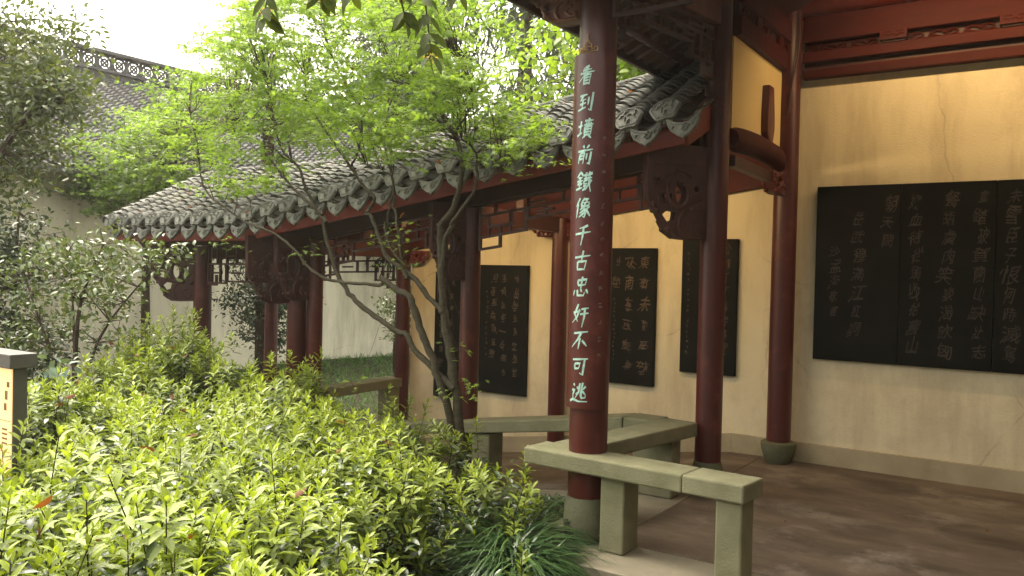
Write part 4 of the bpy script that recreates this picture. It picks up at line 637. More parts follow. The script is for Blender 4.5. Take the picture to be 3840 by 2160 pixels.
# ------------------------------------------------------------------ LETTERING
def ribbon(mb, pts, w0, w1, place):
    P = [Vector((p[0], p[1])) for p in pts]; out = []
    # subdivide for smooth brush ends
    Q = []
    for a, b in zip(P[:-1], P[1:]):
        for t in (0, .5): Q.append(a.lerp(b, t))
    Q.append(P[-1]); n = len(Q)
    for i, q in enumerate(Q):
        d = (Q[min(i + 1, n - 1)] - Q[max(i - 1, 0)]); d = d.normalized() if d.length else Vector((1, 0)); nn = Vector((-d.y, d.x)); t = i / (n - 1)
        ww = (w0 + (w1 - w0) * t) * (.62 + .5 * math.sin(math.pi * min(1, t * 1.15 + .12)))
        out += [place(q + nn * ww / 2), place(q - nn * ww / 2)]
    mb.add(out, [(2 * i, 2 * i + 1, 2 * i + 3, 2 * i + 2) for i in range(n - 1)])
KAN = {
'看': [[(64,2),(46,8),(28,16)],[(24,25),(80,18)],[(8,40),(98,30)],[(54,8),(42,46),(4,82)],[(40,50),(40,98)],[(40,48),(78,44),(76,98)],[(43,62),(74,59)],[(43,76),(74,73)],[(42,92),(74,89)]],
'到': [[(8,20),(56,12)],[(34,16),(14,42),(52,36)],[(12,62),(54,54)],[(32,40),(32,82)],[(2,92),(56,76)],[(68,25),(68,66)],[(90,2),(90,96),(74,86)]],
'墳': [[(2,40),(35,34)],[(20,12),(20,76)],[(0,86),(36,70)],[(45,12),(96,8)],[(70,-2),(70,32)],[(42,33),(99,28)],[(57,20),(57,34)],[(83,18),(83,32)],[(50,42),(50,82)],[(50,41),(90,38),(90,82)],[(53,54),(88,52)],[(53,68),(88,66)],[(51,82),(90,80)],[(60,84),(42,99)],[(78,84),(97,99)]],
'前': [[(36,2),(46,16)],[(74,0),(60,16)],[(4,32),(98,22)],[(22,42),(16,94)],[(22,42),(50,39),(48,96)],[(24,56),(46,54)],[(24,71),(46,69)],[(66,42),(66,74)],[(90,34),(88,98),(74,90)]],
'鐵': [[(26,0),(2,30)],[(26,4),(46,24)],[(12,33),(40,30)],[(6,50),(46,45)],[(26,32),(26,82)],[(12,58),(18,72)],[(40,56),(34,70)],[(2,92),(48,80)],[(48,20),(98,13)],[(62,4),(62,34)],[(50,37),(99,30)],[(54,46),(76,44)],[(54,46),(54,62),(77,60)],[(52,75),(78,70)],[(64,62),(64,88)],[(50,94),(78,84)],[(80,0),(86,60),(102,102)],[(98,42),(68,94)],[(89,4),(97,12)]],
'像': [[(24,0),(2,44)],[(15,30),(13,100)],[(54,0),(36,24)],[(53,6),(76,5),(64,20)],[(38,24),(40,42),(84,38),(84,20),(38,24)],[(61,20),(58,40)],[(60,42),(32,60)],[(56,48),(72,70),(66,99),(54,90)],[(62,58),(32,78)],[(67,70),(30,97)],[(90,42),(70,57)],[(72,56),(101,92)]],
'千': [[(78,4),(54,14),(26,20)],[(0,50),(99,36)],[(53,12),(54,60),(50,106)]],
'古': [[(0,34),(99,22)],[(53,-2),(50,52)],[(24,56),(30,100)],[(24,56),(80,51),(74,98)],[(30,95),(74,92)]],
'忠': [[(24,16),(30,42)],[(24,16),(80,9),(74,38)],[(30,41),(74,37)],[(52,-4),(50,60)],[(8,66),(2,94)],[(28,64),(34,92),(74,92),(78,74)],[(50,60),(60,74)],[(84,60),(99,82)]],
'奸': [[(30,2),(12,55),(40,92)],[(44,28),(30,70),(0,99)],[(0,47),(50,36)],[(54,28),(98,20)],[(50,54),(101,46)],[(76,24),(78,70),(72,120)]],
'不': [[(4,18),(94,6)],[(56,12),(36,50),(0,90)],[(52,40),(48,98)],[(66,52),(99,80)]],
'可': [[(0,18),(99,10)],[(20,38),(24,68)],[(20,38),(54,35),(50,64)],[(24,64),(52,61)],[(80,14),(80,96),(60,84)]],
'逃': [[(10,6),(20,18)],[(4,40),(22,38),(14,62),(18,84)],[(-4,98),(18,86),(60,96),(112,94)],[(53,2),(52,50),(32,82)],[(38,20),(45,34)],[(36,62),(49,48)],[(69,-2),(68,62),(76,78),(97,74),(96,58)],[(90,16),(76,34)],[(74,42),(94,58)]]}
def scribble(seed, n=6):
    r = random.Random(seed); o = []
    for i in range(n):
        k = r.random()
        if k < .4: y = r.uniform(8, 92); o.append([(r.uniform(0, 30), y + 4), (r.uniform(60, 100), y - 4)])
        elif k < .7: x = r.uniform(15, 85); y0 = r.uniform(0, 40); o.append([(x, y0), (x + r.uniform(-8, 8), y0 + r.uniform(25, 60))])
        else: x = r.uniform(30, 80); y0 = r.uniform(0, 50); o.append([(x, y0), (x - 12, y0 + 22), (x + r.choice((-30, 25)), y0 + 45)])
    return o
_tc = {}
def glyph(ch):
    if ch in _tc: return _tc[ch]
    cu = bpy.data.curves.new('glyph', 'FONT'); cu.body = ch; cu.size = 1.0; cu.resolution_u = 2; cu.align_x = 'CENTER'; cu.align_y = 'CENTER'; cu.offset = .004
    o = bpy.data.objects.new('glyph', cu); COL.objects.link(o); dg = bpy.context.evaluated_depsgraph_get()
    me = bpy.data.meshes.new_from_object(o.evaluated_get(dg)); V = [v.co.copy() for v in me.vertices]; F = [tuple(p.vertices) for p in me.polygons]
    bpy.data.objects.remove(o); bpy.data.curves.remove(cu); bpy.data.meshes.remove(me)
    if V:
        cx = (max(v.x for v in V) + min(v.x for v in V)) / 2; cy = (max(v.y for v in V) + min(v.y for v in V)) / 2; hh = max(max(v.y for v in V) - min(v.y for v in V), max(v.x for v in V) - min(v.x for v in V), .3)
        V = [Vector(((v.x - cx) / hh, (v.y - cy) / hh, 0)) for v in V]
    _tc[ch] = (V, F); return _tc[ch]
def write(mb, ch, cx, cz, size, y, seed=0):
    """one brushed character on a wall face at depth y"""
    r = random.Random(seed * 31 + ord(ch[0])); sh = r.uniform(.05, .34); sx = r.uniform(.55, .95); rot = r.uniform(-.22, .06); size *= r.uniform(.78, 1.15); cx += r.uniform(-.1, .1) * size; ph = r.uniform(0, 6)
    if ch == '?':
        for st_ in scribble(seed, r.randint(8, 12)): ribbon(mb, st_, 10, 5, lambda q: (cx + (q.x / 100 - .5) * size * sx + sh * .3 * (.5 - q.y / 100) * size, y, cz + (.5 - q.y / 100 + rot * q.x / 100) * size))
        return
    V, F = glyph(ch)
    if V: mb.add([(cx + ((v.x * sx + sh * v.y) + .055 * math.sin(8 * v.y + ph)) * size, y, cz + (v.y + rot * v.x + .10 * v.x + .055 * math.sin(7 * v.x + ph)) * size) for v in V], F)
def tablet(label, edges, z0, z1, cols, lay_mat, y=7.2):
    e = empty('stone_tablet', ((edges[0] + edges[-1]) / 2, y, z0), label, 'tablet')
    for a, b in zip(edges[:-1], edges[1:]): MB().box(a + .0015, b - .0015, y, 7.249, z0, z1).build('slab', M_slate, e, bevel=.004)
    small = MB()
    for (cx, ztop, size, pitch, s, sd_) in cols:
        zc = ztop
        for k, ch in enumerate(s):
            if ch != ' ':
                mb = MB() if size > .08 else small
                write(mb, ch, cx + random.uniform(-.008, .008), zc - size / 2, size, y - .0035, sd_ * 17 + k)
                if size > .08 and mb.v: mb.build('character', lay_mat, e)
            zc -= pitch
    if small.v: small.build('small_inscription', lay_mat, e)['kind'] = 'stuff'
    return e
tablet('wide black stone tablet in joined slabs on the right wall, rows of brushed verse', [-1.761, -1.103, -.443, .217, .877], .895, 2.353, [
    (-1.60, 1.86, .105, .125, '沙孟海敬書', 1), (-1.42, 2.14, .125, .152, '岳武穆滿江紅詞', 2), (-1.20, 2.26, .13, .150, '朝天闕', 3), (-.985, 2.27, .125, .143, '奴血待從頭收拾舊山河'[:9], 4),
    (-.76, 2.28, .125, .148, '餐胡虜肉笑談渴飲匈', 5), (-.54, 2.29, .125, .148, '車踏破賀蘭山缺壯志', 6), (-.335, 2.29, .125, .148, '未雪臣子恨何時滅駕', 7), (-.10, 2.29, .125, .148, '????????', 8), (.12, 2.29, .125, .148, '????????', 9), (.36, 2.29, .125, .148, '????????', 10), (.6, 2.29, .125, .148, '????????', 11)], M_ink)
tablet('upright black stone tablet half hidden by the red column nearest the corner', [-2.957, -2.432], .682, 1.916, [(-2.545, 1.87, .105, .128, '公卿有黨排宗澤帷', 20), (-2.66, 1.87, .105, .128, '????????', 21), (-2.885, 1.80, .034, .048, '?????? ????? ???????', 22)], M_inkb)
tablet('black stone tablet with ochre seal script seen right of the calligraphy column', [-3.86, -3.217], .512, 1.832, [(-3.325, 1.77, .15, .20, '東?未???', 30), (-3.49, 1.77, .145, .20, '?南????', 31), (-3.62, 1.77, .13, .2, '??', 32), (-3.64, 1.35, .03, .042, '???????????????', 33)], M_inkb)
tablet('black stone tablet with flowing brown script left of the calligraphy column', [-5.285, -4.663], .268, 1.647, [(-4.80, 1.56, .11, .142, '????????', 40), (-4.95, 1.56, .11, .142, '????一???', 41), (-5.08, 1.56, .11, .135, '月??????', 42), (-5.175, 1.38, .04, .056, '????? ???????', 43)], M_inkb)
tablet('leftmost black stone tablet behind the maple trunk', [-5.905, -5.40], .155, 1.562, [(-5.50, 1.5, .11, .15, '????????', 50), (-5.66, 1.5, .11, .15, '????????', 51), (-5.8, 1.5, .11, .15, '????????', 52)], M_inkb)

# ------------------------------------------------------------------ COUPLET BOARD
cb = empty('couplet_board', (C1[0], C1[1] - .13, .78), 'curved dark red couplet board with turquoise characters hung on the front column', 'sign board')
m = MB(); NA = 22; A0, A1 = R(-70), R(70)
def cyl(a, r, z): return (C1[0] + r * math.sin(a), C1[1] - r * math.cos(a), z)
zb0, zb1 = .785, 2.825; vs_ = []
for z in (zb0, zb1):
    for r in (.117, .136):
        for i in range(NA + 1): vs_.append(cyl(A0 + (A1 - A0) * i / NA, r, z))
k = NA + 1; fs = []
for i in range(NA): fs += [(k + i, k + i + 1, 3 * k + i + 1, 3 * k + i), (i + 1, i, 2 * k + i, 2 * k + i + 1), (i, i + 1, k + i + 1, k + i), (2 * k + i + 1, 2 * k + i, 3 * k + i, 3 * k + i + 1)]
fs += [(0, k, 3 * k, 2 * k), (NA, 2 * k + NA, 3 * k + NA, k + NA)]
m.add(vs_, fs).build('board', M_col, cb, smooth=True)
for i, ch in enumerate('看到墳前鐵像千古忠奸不可逃'):
    m = MB(); zt = 2.752 - i * .1512; sz = .112; swx = .098
    for st_ in KAN[ch]:
        for rad_, in ((.1385,),):
            ribbon(m, st_, 13.5, 8.5, lambda q: cyl(R(1) + ((q.x - 50) / 100 * swx + .016 * (50 - q.y) / 100) / .1385, rad_, zt - q.y / 100 * sz))
    m.build('character', M_turq, cb)
m = MB()
for i in range(14):
    for st_ in scribble(200 + i, 5): ribbon(m, st_, 12, 8, lambda q: cyl(R(50) + (q.x - 50) / 100 * .03 / .1385, .1382, 2.35 - i * .095 - q.y / 100 * .036))
for i in range(15):
    for st_ in scribble(300 + i, 5): ribbon(m, st_, 12, 8, lambda q: cyl(R(-52) + (q.x - 50) / 100 * .03 / .1385, .1382, 2.42 - i * .085 - q.y / 100 * .034))
m.build('small_inscription', mat('worn_paint', (.20, .20, .17), (.09, .06, .05), 30, .7), cb)['kind'] = 'stuff'
m = MB()
def hk(u, v): return cyl(u / .122, .124, 2.838 + v)
for pts in [[(-.055, 0), (-.055, .022), (-.035, .022), (-.035, .012), (-.02, .012), (-.02, .035), (-.008, .05), (.0, .075), (.004, .06), (.012, .046), (.024, .036), (.024, .012), (.04, .012), (.04, .022), (.058, .022), (.058, 0)], [(-.04, .0), (-.04, .008), (.0, .008), (.0, .024), (.02, .024)], [(-.028, .03), (-.01, .03), (-.01, .018)], [(-.058, 0), (.058, 0)], [(0, .075), (-.004, .09), (.004, .098)]]:
    m.tube([hk(*p) for p in pts], .0038, 6)
m.build('hanging_hook', M_gold, cb)

# ------------------------------------------------------------------ LIT SIGN AT THE LEFT EDGE
SGZ = gh(-5, 2.2)
sg = empty('lit_sign', (-5.1, 2.23, SGZ), 'grey garden sign post with a glowing amber panel at the left edge', 'sign')
MB().box(-5.42, -4.776, 2.20, 2.276, SGZ - .05, .965).build('frame', M_steel, sg, bevel=.005)
MB().box(-5.46, -4.742, 2.165, 2.31, .967, 1.048).build('cap', M_steel, sg, bevel=.006)
MB().box(-5.39, -4.782, 2.192, 2.199, .12, .962).build('light_panel', M_glow, sg)
m = MB()
for i in range(4): m.box(-4.88, -4.82, 2.1895, 2.1915, .62 - i * .026, .630 - i * .026); m.box(-5.0, -4.91, 2.1895, 2.1915, .62 - i * .026, .630 - i * .026)
for (x0, z0, h_) in [(-4.83, .86, .03), (-4.85, .79, .05), (-4.86, .73, .04)]: m.box(x0, x0 + .028, 2.1895, 2.1915, z0, z0 + h_)
m.box(-5.39, -4.785, 2.1895, 2.1915, .672, .675); m.box(-5.39, -4.785, 2.1895, 2.1915, .50, .503); m.build('panel_print', M_print, sg)

# ------------------------------------------------------------------ FAR HALL with boundary wall
hall = empty('far_hall', (-14, 9, -.4), 'distant hall with white wall and grey tiled roof at the upper left', 'building')
MB().box(-12.7, -12.4, 1.0, 24, -.7, 2.95).build('wall', M_white, hall)
HS = math.atan2(2.55, 5.2)
MB().add([(-11.9, 1, 2.85), (-11.9, 24, 2.85), (-17.1, 24, 5.4), (-17.1, 1, 5.4), (-11.9, 1, 2.95), (-11.9, 24, 2.95), (-17.1, 24, 5.5), (-17.1, 1, 5.5), (-22, 1, 3.0), (-22, 24, 3.0)], [(0, 3, 2, 1), (4, 5, 6, 7), (0, 1, 5, 4), (7, 6, 9, 8), (0, 4, 7, 3), (1, 2, 6, 5)]).build('roof_deck', M_htile, hall)
mrow = MB(); nrow = 46; L_ = 5.8
for k in range(nrow):
    u = k * L_ / nrow; o = []
    for (uu, dz, rr) in ((u, .03, .115), (u + L_ / nrow * 1.02, .0, .11)):
        for i in range(7): a = R(-75 + 25 * i); o.append((-uu * math.cos(HS) , rr * math.sin(a), uu * math.sin(HS) + rr * math.cos(a) + dz))
    mrow.add(o, [(i, i + 1, 8 + i, 7 + i) for i in range(6)] + [(0, 1, 2, 3, 4, 5, 6)])
mer = mrow.mesh('tile_row'); mer.materials.append(M_htile)
for i in range(80): link('tile_row', mer, M_htile, hall, loc=(-11.88, 1.2 + i * .285, 2.93))
rg = MB().box(-17.25, -16.95, 1, 24, 5.35, 5.62).build('ridge', M_htile, hall, bevel=.02)
MB().box(-17.3, -16.9, 1, 24, 5.622, 5.68).build('ridge_cornice', M_htile, rg); MB().box(-17.25, -16.95, 1, 24, 6.02, 6.10).build('ridge_cap', M_htile, rg, bevel=.02)
for i in range(70):
    yy = 1.2 + i * .33; m = MB(); m.tube([(-17.1, yy + .165 + .15 * math.cos(t), 5.85 + .15 * math.sin(t)) for t in [2 * math.pi * j / 10 for j in range(11)]], .03, 5, cap=False); m.tube([(-17.1, yy + .165 + .08 * math.cos(t), 5.85 + .08 * math.sin(t)) for t in [2 * math.pi * j / 8 for j in range(9)]], .025, 5, cap=False); m.tube([(-17.1, yy + .06, 5.74), (-17.1, yy + .27, 5.96)], .022, 5); m.tube([(-17.1, yy + .27, 5.74), (-17.1, yy + .06, 5.96)], .022, 5); m.tube([(-17.1, yy, 5.69), (-17.1, yy, 6.01)], .035, 5)
    m.build('openwork_tile', M_htile, rg)
# ------------------------------------------------------------------ PLANTS
T_AZ = T_lance(.20, .20, .05); T_AZ2 = T_lance(.22, .3, .04); T_CAM = T_lance(.27, .2, .05); T_MAP = T_maple(); T_BR = T_lance(.36, .28, .03); T_GR = T_blade(4, .028, 1.0); T_TUFT = T_blade(6, .0105, 1.7); T_NEED = T_lance(.12, .5, .0)
def shoots(tips, dirs, lens, leaf, per=20, spread=1.0):
    """whorled azalea shoots -> leaf positions, frames, scales, shade"""
    n = len(tips); pos = []; yd = []; up_ = []; sca = []; var = []
    d = dirs / np.linalg.norm(dirs, axis=1, keepdims=True)
    a0 = RNG.uniform(0, 6.28, n); ref = np.tile([0.31, 0.17, 0.05], (n, 1)) + RNG.normal(0, .1, (n, 3)); e1 = np.cross(d, ref); e1 /= np.linalg.norm(e1, axis=1, keepdims=True); e2 = np.cross(d, e1)
    for k in range(per):
        t = (k / (per - 1)) ** 1.25; a = a0 + k * 2.4 + RNG.normal(0, .2, n); el = R(72) - t ** .6 * R(80) + RNG.normal(0, .17, n)
        rad = e1 * np.cos(a)[:, None] + e2 * np.sin(a)[:, None]
        y = d * np.sin(el)[:, None] + rad * np.cos(el)[:, None]; u = d * np.cos(el)[:, None] - rad * np.sin(el)[:, None]
        pos.append(tips - d * (lens * t)[:, None] + rad * .004); yd.append(y); up_.append(u + np.array([0, 0, .3]))
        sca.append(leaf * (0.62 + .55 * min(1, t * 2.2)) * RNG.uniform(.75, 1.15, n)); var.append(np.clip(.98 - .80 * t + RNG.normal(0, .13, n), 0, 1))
    return np.concatenate(pos), basis(np.concatenate(yd), np.concatenate(up_)), np.concatenate(sca), np.concatenate(var)
def azalea(parent, pts, leaf=.062, den=1.0, name='foliage'):
    """pts: (x, y, r, ztop) domes; returns foliage, inner leaves and stems as parts"""
    tips = []; dirs = []; lens = []; tones = []; stems = MB(); ip = []
    for (x, y, r, zt) in pts:
        z0 = gh(x, y); n = int(den * 130 * r * r / .16 * .34 * random.uniform(.75, 1.2)); tone0 = random.gauss(0, .13)
        for i in range(n):
            q = math.sqrt(random.random()) * r; a = random.uniform(0, 6.283); px = x + q * math.cos(a); py = y + q * math.sin(a)
            hgt = (zt - z0) * (1 - .55 * (q / r) ** 2.0) + random.gauss(0, .085); tip = (px, py, z0 + hgt)
            dv = (math.cos(a) * q / r * .55 + random.gauss(0, .16), math.sin(a) * q / r * .55 + random.gauss(0, .16), 1)
            tips.append(tip); dirs.append(dv); lens.append(random.uniform(.13, .36)); tones.append(tone0 + random.gauss(0, .14))
            if i % 2 == 0:
                dvv = Vector(dv).normalized(); t_ = Vector(tip); stems.tube([t_, t_ - dvv * .25, Vector((x + (px - x) * .45, y + (py - y) * .45, z0 + .12)), (x + (px - x) * .2, y + (py - y) * .2, z0 - .03)], [.0022, .003, .005, .007], 4, False)
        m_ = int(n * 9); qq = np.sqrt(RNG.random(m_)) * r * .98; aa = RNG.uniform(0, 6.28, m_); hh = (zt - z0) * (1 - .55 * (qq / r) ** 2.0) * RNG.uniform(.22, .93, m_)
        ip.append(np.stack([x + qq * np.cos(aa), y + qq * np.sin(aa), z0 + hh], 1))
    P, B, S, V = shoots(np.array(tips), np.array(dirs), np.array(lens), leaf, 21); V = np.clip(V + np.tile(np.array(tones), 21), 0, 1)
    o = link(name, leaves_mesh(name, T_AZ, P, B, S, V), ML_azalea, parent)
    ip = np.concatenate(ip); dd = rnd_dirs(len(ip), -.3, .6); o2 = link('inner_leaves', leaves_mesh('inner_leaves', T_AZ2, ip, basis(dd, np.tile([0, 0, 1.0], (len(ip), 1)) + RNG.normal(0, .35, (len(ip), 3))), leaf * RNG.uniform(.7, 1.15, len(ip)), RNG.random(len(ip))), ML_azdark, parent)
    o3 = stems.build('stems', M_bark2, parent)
    for o_ in (o, o2, o3): o_['kind'] = 'stuff'
    return o
# massed azalea bed
bed = []
def in_poly(x, y, poly):
    c = False; j = len(poly) - 1
    for i in range(len(poly)):
        xi, yi = poly[i]; xj, yj = poly[j]
        if (yi > y) != (yj > y) and x < (xj - xi) * (y - yi) / (yj - yi) + xi: c = not c
        j = i
    return c
BED = [(-1.75, 1.6), (-2.05, 2.0), (-2.6, 2.75), (-3.3, 3.6), (-3.85, 4.15), (-4.3, 4.35), (-6.6, 4.9), (-7.6, 4.3), (-7.0, 2.9), (-5.0, 2.35), (-4.5, 1.75), (-2.6, .75)]
def bed_top(x, y):
    t = .60 + .05 * math.sin(x * 2.3 + y) + .05 * math.sin(y * 3.1 - x)
    t += .30 * sstep(4.6, 6.4, -x) * sstep(3.2, 4.6, y)
    t -= .13 * sstep(-5.0, -4.2, x) * sstep(3.3, 4.2, y) + .12 * sstep(-3.4, -2.4, x) * sstep(2.3, 3.3, y)
    return t
gx = -8.0
while gx < -1.6:
    gy = .6
    while gy < 5.2:
        x = gx + random.uniform(-.16, .16); y = gy + random.uniform(-.16, .16)
        if in_poly(x, y, BED): bed.append((x, y, random.uniform(.40, .56), bed_top(x, y) + random.gauss(.02, .07)))
        gy += .54
    gx += .54
AZ_BROWN = [(x, y, zt) for (x, y, r, zt) in bed]
ab = empty('azalea_bed', (-4, 3, gh(-4, 3)), 'mass of bright green azalea filling the left foreground', 'azalea'); ab['kind'] = 'stuff'
azalea(ab, bed, .076)
for (lab, pts, lf, dn) in [('tallest azalea shrub standing above the bed before the far gallery column', [(-7.0, 4.75, .42, 1.12), (-7.35, 4.6, .38, .98), (-6.7, 4.6, .34, .98)], .070, .9),
                       ('rounded azalea shrub in front of the paired gallery columns', [(-5.3, 4.55, .40, .86), (-5.05, 4.65, .3, .74)], .070, .95),
                       ('low azalea shrub at the foot of the maple', [(-3.75, 4.35, .40, .52), (-3.45, 4.5, .34, .46), (-4.1, 4.5, .34, .55)], .068, .8),
                       ('dull loose azalea between the bright mass and the grass tuft', [(-2.85, 3.2, .26, .2), (-3.05, 3.6, .28, .24), (-3.3, 3.95, .3, .33), (-2.5, 2.72, .22, .2)], .075, .6), ('loose azalea sprigs leaning over the stone bench end', [(-2.78, 4.02, .30, .50), (-2.62, 3.85, .2, .40)], .070, .8),
                       ('small azalea sprig at the bottom edge beside the grass tuft', [(-2.14, 3.24, .13, .24)], .078, .7)]:
    e = empty('azalea_shrub', (pts[0][0], pts[0][1], gh(pts[0][0], pts[0][1])), lab, 'shrub'); azalea(e, pts, lf, dn)
bp = np.array([(x + random.uniform(-.3, .3), y + random.uniform(-.3, .3), zt - random.uniform(.02, .2)) for (x, y, zt) in AZ_BROWN for _ in range(2)]); n = len(bp)
o = link('withered_leaves', leaves_mesh('withered_leaves', T_AZ2, bp, basis(rnd_dirs(n, -.8, .3), rnd_dirs(n)), RNG.uniform(.05, .09, n), RNG.random(n)), ML_red, ab); o['kind'] = 'stuff'
# ---- maple
mp = empty('japanese_maple', (-3.6, 4.85, gh(-3.6, 4.85)), 'slender japanese maple with several crooked stems and bright green crown', 'tree')
def smooth_path(L, k=3):
    out = []; n = len(L)
    for i in range(n - 1):
        p0, p1, p2, p3 = [np.array(L[min(max(j, 0), n - 1)]) for j in (i - 1, i, i + 1, i + 2)]
        for s in range(k):
            t = s / k; out.append(.5 * ((2 * p1) + (-p0 + p2) * t + (2 * p0 - 5 * p1 + 4 * p2 - p3) * t * t + (-p0 + 3 * p1 - 3 * p2 + p3) * t ** 3))
    out.append(np.array(L[-1])); return out
BP = []
for k, L in enumerate(MB_):
    S_ = smooth_path(L, 4); S_ = [np.concatenate([q[:3] + RNG.normal(0, .004, 3), q[3:] * (1 + RNG.normal(0, .05))]) for q in S_]
    if k in (0, 4): S_[0] = np.concatenate([[S_[0][0], S_[0][1], gh(-3.6, 4.85) - .05], S_[0][3:] * 1.05])
    MB().tube([q[:3] for q in S_], [max(q[3] * .60, .003) for q in S_], 9).build('trunk' if k in (0, 4) else 'branch', M_bark, mp, smooth=True)
    BP += [q for q in S_ if q[2] > 1.5]
BPa = np.array(BP)
tw = MB()
def twig(mb, c, r0=.0045):
    c = np.array(c); d = np.linalg.norm(BPa[:, :3] - c, axis=1) + 1.2 * np.maximum(0, BPa[:, 2] - c[2] + .05); b = BPa[np.argmin(d)][:3]; mid = (b + c) / 2 + RNG.normal(0, .04, 3) + np.array([0, 0, .05])
    mb.tube([b, (b * .6 + mid * .4) + RNG.normal(0, .015, 3), mid, (mid + c) / 2 + RNG.normal(0, .02, 3), c], [r0, r0 * .85, r0 * .7, r0 * .5, r0 * .3], 5, False); return b
pos = []; yd = []; var = []
for c in MC_:
    b = twig(tw, c); c = np.array(c); out_ = c - b; out_[2] *= .3; out_ /= np.linalg.norm(out_) + 1e-6; tone = RNG.normal(.5, .16)
    for s in range(4):
        a = RNG.uniform(-1.5, 1.5); dv = np.array([out_[0] * math.cos(a) - out_[1] * math.sin(a), out_[0] * math.sin(a) + out_[1] * math.cos(a), RNG.normal(-.05, .18)]); ln = RNG.uniform(.16, .40)
        p0 = c + RNG.normal(0, .03, 3); tw.tube([p0, p0 + dv * ln * .5 + np.array([0, 0, .01]), p0 + dv * ln], [.0016, .0012, .0008], 3, False)
        side = np.cross(dv, [0, 0, 1.0]); side /= np.linalg.norm(side) + 1e-6
        for t in np.linspace(.15, 1, 9):
            for sg_ in ((-1, 1) if t < .98 else (0,)):
                pos.append(p0 + dv * ln * t + side * sg_ * .012 + RNG.normal(0, .008, 3)); yd.append(dv * (.35 + .6 * (sg_ == 0)) + side * sg_ + np.array([0, 0, RNG.normal(-.15, .25)])); var.append(np.clip(tone + RNG.normal(0, .18), 0, 1))
pos = np.array(pos); yd = np.array(yd); n = len(pos)
o = link('foliage', leaves_mesh('foliage', T_MAP, pos, basis(yd, np.tile([0, -.25, 1.0], (n, 1)) + RNG.normal(0, .75, (n, 3))), RNG.uniform(.024, .040, n), var), ML_maple, mp); o['kind'] = 'stuff'
tw.build('twigs', M_bark2, mp)['kind'] = 'stuff'
# the leaves one can pick apart on the low sprays: single leaf objects
leafme = []
for k in range(4):
    me = leaves_mesh('leaf', T_MAP, np.zeros((1, 3)), np.eye(3)[None], [1.0], [.25 + .25 * k]); me.materials.append(ML_maple); leafme.append(me)
tw2 = MB(); cnt = 0
for c, per in [(c, 9) for c in ML_] + [(c, 14) for c in MR_]:
    b = twig(tw2, c, .002)
    for i in range(per):
        p = Vector(c) + Vector(RNG.normal(0, 1, 3) * (.075, .06, .035)); yv = Vector(RNG.normal(0, 1, 3) * (1, 1, .35)).normalized(); zv = Vector((RNG.normal(0, .4), RNG.normal(-.15, .4), 1)); zv = (zv - yv * zv.dot(yv)).normalized(); xv = yv.cross(zv); s = RNG.uniform(.030, .044)
        Mx = Matrix((xv * s, yv * s, zv * s)).transposed().to_4x4(); Mx.translation = p; link('leaf', leafme[(3 if per == 9 else RNG.integers(0, 4))], ML_maple, mp, mw=Mx)
        tw2.tube([c, (np.array(c) + np.array(p)) / 2 + [0, 0, .01], p], .0009, 3, False)
tw2.build('sprays', M_bark2, mp)['kind'] = 'stuff'
# withered brown leaves caught in the crown
dp = np.array([on_ for on_ in [(-4.55, 4.7, 2.62), (-4.5, 4.7, 2.5), (-4.42, 4.75, 2.45), (-4.75, 4.6, 3.05), (-4.6, 4.6, 3.12), (-4.15, 4.7, 1.93), (-4.17, 4.7, 2.0), (-4.13, 4.68, 1.86), (-6.0, 4.7, 2.05), (-4.05, 4.9, 2.42)]]); n = len(dp)
o = link('withered_leaves', leaves_mesh('withered_leaves', T_BR, dp, basis(rnd_dirs(n, -1, 0), rnd_dirs(n)), [.065] * n, RNG.random(n)), ML_red, mp); o['kind'] = 'stuff'

# ---- generic leafy tree / shrub
def leafy(name, label, cat, base, stems, clusters, T, mtl, leaf, per, rad, bark=M_bark2, flat=.6, upb=.6, group=None, thick=.05, part='crown', twigs=True, hang=0.0):
    e = empty(name, base, label, cat, group); allp = []
    for S_ in stems:
        S2 = smooth_path([list(p) + [r] for p, r in S_], 3); MB().tube([q[:3] for q in S2], [max(.004, q[3]) for q in S2], 8).build('trunk' if S_ is stems[0] else 'branch', bark, e, smooth=True); allp += [q[:3] for q in S2]
    A_ = np.array(allp); C_2 = np.asarray(clusters, float)
    if twigs:
        t = MB()
        for c in C_2:
            b = A_[np.argmin(np.linalg.norm(A_ - c, axis=1) + 1.0 * np.maximum(0, A_[:, 2] - c[2]))]; mid = (b + c) / 2 + RNG.normal(0, .06, 3); t.tube([b, mid, c], [.010 * thick / .05, .006 * thick / .05, .003], 4, False)
        t.build('twigs', bark, e)['kind'] = 'stuff'
    P, D = cloud(C_2, per, rad, flat); n = len(P); y = D / (rad + 1e-6) + RNG.normal(0, .7, (n, 3)); y[:, 2] -= hang; tone = np.repeat(RNG.normal(.5, .18, len(C_2)), per)
    o = link(part, leaves_mesh(part, T, P, basis(y, np.tile([0, 0, upb], (n, 1)) + RNG.normal(0, .45, (n, 3))), leaf * RNG.uniform(.65, 1.15, n), np.clip(tone + RNG.normal(0, .2, n), 0, 1)), mtl, e); o['kind'] = 'stuff'
    return e
def blob(c, r, n):
    d = rnd_dirs(n) * (RNG.random((n, 1)) ** .4) ; return np.asarray(c, float) + d * np.asarray(r, float)
